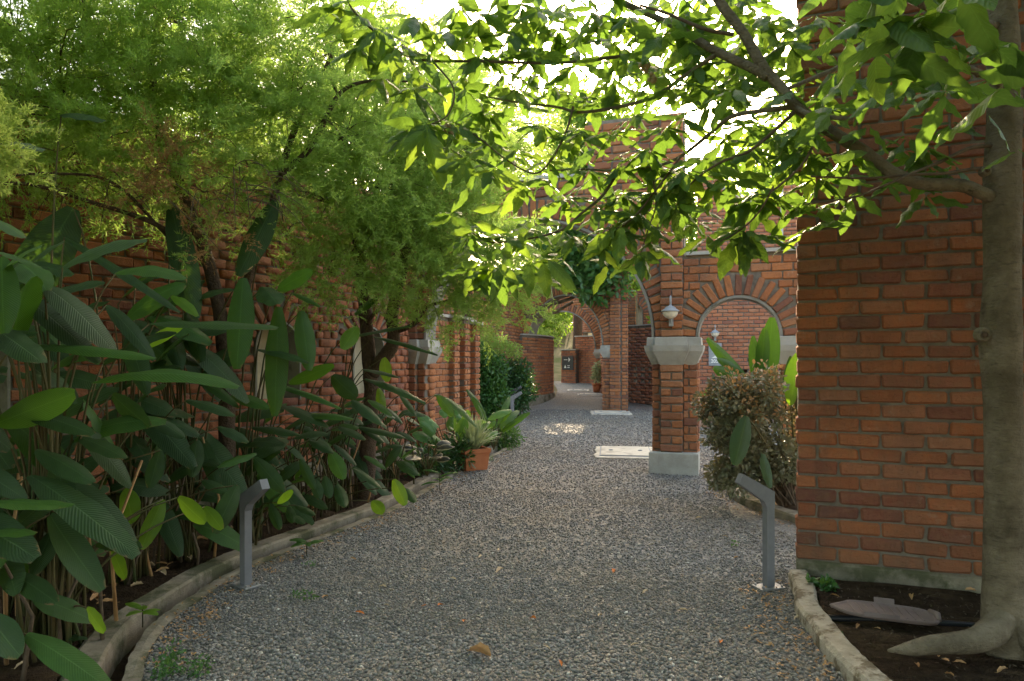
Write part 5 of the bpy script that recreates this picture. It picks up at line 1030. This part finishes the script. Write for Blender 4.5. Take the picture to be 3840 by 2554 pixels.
# potted plant deep in the passage
def round_pot(name, label, loc, r, h, mk='terracotta'):
    T = thing(name, label, 'pot', loc); link('body', MB().lathe([(.001, 0), (r * .7, 0), (r * .95, h * .82), (r * .9, h * .84)], n=20).mesh('body', True), M[mk], T); link('rim', MB().lathe([(r * .95, h * .80), (r * 1.08, h * .80), (r * 1.1, h), (r * .95, h), (r * .9, h * .85), (.001, h * .85)], n=20).mesh('rim', True), M[mk], T); return T
gp = gnd(2237, 1470, .31); round_pot('plant_pot', 'small terracotta pot deep in the arched passage', gp, .155, .30)
bush('potted_croton', 'tall variegated plant in the terracotta pot in the passage', 'plant', gp + Vector((0, 0, .26)), [(gp + Vector((0, 0, .5)), .14), (gp + Vector((0, 0, .75)), .13), (gp + Vector((.05, 0, .95)), .08)], 260, .13, .05, 'varieg', stems=3)
# woven basket planter behind the shrub
gb = gnd(2648, 1602); T = thing('basket_planter', 'pink woven plastic basket with rope handles used as planter', 'basket', gb); T.rotation_euler.z = R(-18)
rr4 = lambda a, b, z: [(a * math.copysign(abs(math.cos(t)) ** .35, math.cos(t)), b * math.copysign(abs(math.sin(t)) ** .35, math.sin(t)), z) for t in [6.2832 * i / 24 for i in range(24)]]
link('body', MB().loft([rr4(.18, .13, 0), rr4(.225, .17, .50), rr4(.21, .155, .50), rr4(.20, .15, .42)]).mesh('body'), M['basket'], T)
link('rim', MB().tube([Vector(p) for p in rr4(.228, .172, .50)] + [Vector(rr4(.228, .172, .5)[0])], .013, 6, cap=False).mesh('rim', True), M['basket_rim'], T)
for k in range(12):
    for i, z in enumerate((.12, .25, .38)):
        f = .8 + .2 * z / .5; link('rib', MB().box((-.2 * f + .4 * f * k / 11, -.133 - .04 * z / .5 - .012, z), (.007, .006, .055), bev=.002).mesh('rib'), M['basket_rim'], T)
for s_ in (-1, 1): link('handle', MB().tube(smooth_pts([(-.20, s_ * .16, .50), (-.12, s_ * .19, .56), (0, s_ * .2, .55), (.12, s_ * .19, .58), (.2, s_ * .16, .51)], 16), .013, 6).mesh('handle', True), M['basket_rim'], T)
paddles('potted_agave', 'pale green spiky plant in the woven basket', gb + Vector((-.08, 0, .42)), 12, .34, .17, 'heli_l', .45, h0=.04, up=1.1)
# drain covers
for k, (px, py, Y, hx, hy, rz, lab) in enumerate([(2345, 1700, None, .36, .50, -8, 'large pale stone drain cover beside the near pier'), (2290, 1550, None, .42, .45, -6, 'pale stone drain cover at the foot of the second arch pier'), (2215, 1488, .19, .36, .14, -5, 'thin pale slab across the passage floor'), (2168, 1456, .42, .28, .14, -5, 'farthest pale slab at the end of the passage')]):
    p = gnd(px, py, Y or 0); T = thing('drain_cover', lab, 'drain cover', (p.x, p.y, (Y or 0) + .004), 'pale drain covers in the gravel'); T.rotation_euler = (math.atan(.07) if Y else 0, 0, R(rz)); T.location.z = gz(p.y) + .004
    mb = MB(); n = 28; ed = []
    for i in range(n):
        t = i / n * 4; sd = int(t); u = t - sd; c = [(-1 + 2 * u, -1), (1, -1 + 2 * u), (1 - 2 * u, 1), (-1, 1 - 2 * u)][sd]; ed.append((c[0] * (hx + .09) + rnd(-.025, .025), c[1] * (hy + .12) + rnd(-.03, .03)))
    mb.loft([[(x, y, -.05) for x, y in ed], [(x, y, .012) for x, y in ed], [(x * .97, y * .97, .022) for x, y in ed]]); link('surround', mb.mesh('surround'), M['slab'], T)
    link('frame', MB().box((0, 0, .02), (hx + .02, hy + .02, .012), bev=.003).mesh('frame'), M['sign_grey'], T)
    link('lid', MB().box((0, 0, .024), (hx, hy, .016), bev=.004).mesh('lid'), M['slab'], T)
    for s_ in (-1, 1): link('lifting_ring', MB().tube([(s_ * hx * .6 + .03 * math.cos(a), .03 * math.sin(a), .044) for a in [i * .7 for i in range(9)]], .005, 5).mesh('lifting_ring'), M['sign_grey'], T)
# mauve plastic board lying on a pipe in the right bed
BC = gnd(3318, 2292, .105); T = thing('plastic_board', 'mauve textured plastic board with side flaps lying in the right bed', 'board', BC); T.rotation_euler = (R(3), R(4), R(-9))
out = [(-.27, .0), (-.20, -.075), (-.06, -.095), (.12, -.10), (.21, -.085), (.245, -.04), (.245, .04), (.20, .085), (.05, .10), (-.13, .095), (-.19, .06)]
S = smooth_pts(out + [out[0]], 48)[:-1]; link('board', MB().loft([[(x * .97, y * .97, -.012) for x, y in S], [(x, y, 0) for x, y in S], [(x * .985, y * .985, .006) for x, y in S], [(x * .93, y * .9, .006) for x, y in S], [(x * .90, y * .87, .002) for x, y in S]]).mesh('board'), M['mat_plastic'], T)
link('flap', MB().box((-.05, -.098, .010), (.085, .012, .004), m=Matrix.Rotation(R(70), 3, 'X'), bev=.002).mesh('flap'), M['mat_plastic'], T); link('flap', MB().box((.03, .100, .016), (.05, .016, .004), m=Matrix.Rotation(R(75), 3, 'X'), bev=.002).mesh('flap'), M['mat_plastic'], T)
for k in range(9): link('ridge', MB().box((-.16 + k * .04, 0, .0035), (.004, .072, .003), bev=.001).mesh('ridge'), M['mat_plastic'], T)
link('rolled_end', MB().tube([(.235, -.055, .008), (.248, 0, .014), (.235, .055, .008)], [.012, .017, .012], 10).mesh('rolled_end', True), M['mat_plastic'], T)
tag(link('black_pipe', MB().tube(smooth_pts([(1.60, 3.56, .055), (1.9, 3.52, .062), (2.3, 3.45, .06), (2.7, 3.38, .05), (3.2, 3.32, .04)], 24), .017, 10).mesh('black_pipe', True), M['blackpipe']), 'black plastic water pipe running under the mauve board', 'pipe')
# spotlight by the curved screen
q = gnd(2393, 1512); T = thing('ground_spotlight', 'small grey ground spotlight at the curved screen wall', 'lamp', q); link('stake', MB().tube([(0, 0, 0), (0, 0, .14)], .02, 8).mesh('stake'), M['lampgrey'], T); link('head', MB().lathe([(.001, -.09), (.05, -.08), (.065, .06), (.055, .06), (.001, .05)], (0, 0, .22), 14).mesh('head', True), M['lampgrey'], T)
# fallen leaves
def fallen(label, p, L, mk, rz, group=None, curl=.5, name='fallen_leaf'):
    V, Fc, UV = leaf_mesh_pts((-L / 2, 0, .004), (L / 2, 0, .012), L * rnd(.3, .45), L * rnd(.08, .22), (rnd(-.4, .4), rnd(-.4, .4), 1), n=8, fold=-rnd(.2, .8), wave=.10, seed=int(p[0] * 999 + p[1] * 777), curl=-curl * rnd(.3, 1))
    mb = MB(); mb.add(V, Fc); mb.uv = UV; mb.tube([(-L / 2, 0, .004), (-L * .66, rnd(-.01, .01), .006)], L * .012, 4); mb.uv = list(mb.uv) + [(0, .5)] * (len(mb.v) - len(mb.uv))
    o = link(name, mb.mesh(name, True), M[mk]); zmin = min(v[2] for v in mb.v); o.location = (p[0], p[1], p[2] - zmin + .012); o.rotation_euler.z = rz; tag(o, label, 'leaf', group)
fallen('large curled brown dry leaf on the gravel at the bottom centre', gnd(1800, 2465), .13, 'dry', R(-40), curl=1.3); fallen('upright curled pale brown leaf on the gravel right of centre', gnd(1873, 2150), .075, 'dry2', R(60), curl=1.1)
for px, py, mk in ((1590,2145,'dry2'),(1700,2180,'dry2'),(2040,2068,'dry2'),(1870,2070,'dry2'),(1435,2210,'dry2'),(1325,2105,'dry'),(1800,2095,'dry2'),(1650,2280,'red'),(1590,2282,'red'),(1450,2280,'dry2'),(1740,2340,'red'),(1350,2310,'red'),(1220,2250,'dry'),(2050,2440,'dry2'),(2100,2500,'red'),(2200,1960,'dry2'),(1990,1820,'dry2'),(2120,1905,'dry2'),(2500,1880,'dry2'),(2480,1690,'dry2'),(2620,1950,'dry2'),(2250,2320,'dry2'),(2300,2150,'red'),(2420,2230,'dry2'),(2000,2330,'red'),(2380,2430,'dry2'),(2100,1570,'red'),(2170,1562,'red'),(2010,1577,'dry'),(1980,1572,'dry'),(2160,1600,'dry2'),(2255,1612,'dry'),(1760,1900,'dry'),(1900,1760,'dry2'),(2250,1830,'dry2'),(1650,2000,'dry2'),(2720,2020,'dry2'),(2760,2100,'dry'),(2830,2230,'dry'),(2920,2190,'dry2'),(2990,2330,'dry2'),(3010,2390,'dry'),(2560,2300,'dry2'),(2700,2420,'red')):
    fallen({'dry': 'small brown curled leaf lying on the grey gravel', 'dry2': 'small pale straw-coloured leaf lying on the grey gravel', 'red': 'small orange-red leaf lying on the grey gravel'}[mk], gnd(px, py), rnd(.028, .055), mk, rnd(0, 6.28), 'small dry leaves scattered on the gravel')
for px, py in ((3215,2360),(3290,2370),(3520,2475),(3545,2490),(3600,2500),(3440,2510),(3560,2545),(3640,2225),(3120,2200),(3130,2245),(3420,2250),(3760,2530)): fallen('dry leaf lying on the dark soil of the right bed', gnd(px, py, .06), rnd(.035, .065), 'dry', rnd(0, 6.28), 'dry leaves on the right bed')
for k in range(42):
    i = random.randrange(20, 116); p = offset(LIP, rnd(.36, .75))[i]; fallen('dry leaf on the dark soil of the left bed', (p[0], p[1], .05), rnd(.05, .1), random.choice(['dry', 'dry', 'dry2']), rnd(0, 6.28), 'dry leaves on the left bed')
# weeds
def weed(label, p, n, r, ll, mk='heli_g', h=.03):
    T = thing('weed', label, 'weed', p, 'small weeds'); V, Fq, rn = leafmass(n, [(Vector((p[0] + rnd(-r, r), p[1] + rnd(-r, r) * .6, p[2] + h)), r * .45) for _ in range(4)], ll, ll * .6, up=.9); V[:, 2] = np.maximum(V[:, 2], p[2] + .006)
    link('leaves', mesh_np('leaves', V - np.array(p), Fq, rn), M['shrub'], T, 'stuff')
for lab, px, py, z, n, r, ll in (('low creeping weed in the gravel near the front', 1130, 2250, 0, 80, .07, .018), ('green weed patch at the bottom left gutter edge', 700, 2500, 0, 260, .14, .02), ('second weed patch beside the bottom left gutter edge', 640, 2545, 0, 160, .1, .02), ('tiny weed near the left bollard', 1160, 2130, 0, 40, .04, .018), ('small green sprout beside the right bollard', 2760, 2050, 0, 20, .03, .025), ('weeds along the inner edge of the right kerb', 3085, 2210, .05, 130, .06, .04), ('small weeds at the foot of the right wall', 3200, 2150, .05, 60, .08, .03), ('ivy leaves at the right wall plinth', 3330, 2170, .05, 30, .10, .045), ('ivy leaves near the trunk at the wall foot', 3560, 2195, .05, 34, .10, .045), ('weed tuft on the outer side of the right kerb', 3120, 2395, .02, 40, .04, .02), ('weeds by the planter on the gravel edge', 1900, 1690, 0, 80, .12, .03), ('moss tuft at the left gutter edge', 1830, 1730, 0, 60, .08, .02)):
    weed(lab, gnd(px, py, z), n, r, ll)

# small leaf litter gathered along the path edges
Q = []
for i in range(1500):
    if i < 800: q = offset(LIP[30:140], rnd(-.22, .02))[random.randrange(110)]
    elif i < 1150: q = offset(RK, rnd(.0, .28))[random.randrange(len(RK))]
    else: q = offset(MK, rnd(.0, .2))[random.randrange(len(MK))]
    Q.append((Vector((q[0] + rnd(-.05, .05), q[1] + rnd(-.05, .05), .016)), .001))
V, Fq, rn = leafmass(1500, Q, .026, .011, up=3.0); V[:, 2] = .014 + np.clip(V[:, 2] - .016, 0, .012)
tag(link('leaf_litter', mesh_np('leaf_litter', V, Fq, rn), M['dry'], kind='stuff'), 'tiny dry leaf litter gathered along the edges of the gravel', 'litter')

Q = [(Vector((rnd(1.65, 3.4), rnd(2.4, 4.1), .062)), .001) for _ in range(700)]
V, Fq, rn = leafmass(700, Q, .022, .007, up=2.0); V[:, 2] = .052 + np.clip(V[:, 2] - .05, 0, .02)
tag(link('leaf_litter', mesh_np('leaf_litter', V, Fq, rn), M['twig'], kind='stuff'), 'dark crumbs and twig litter on the soil of the right bed', 'litter')
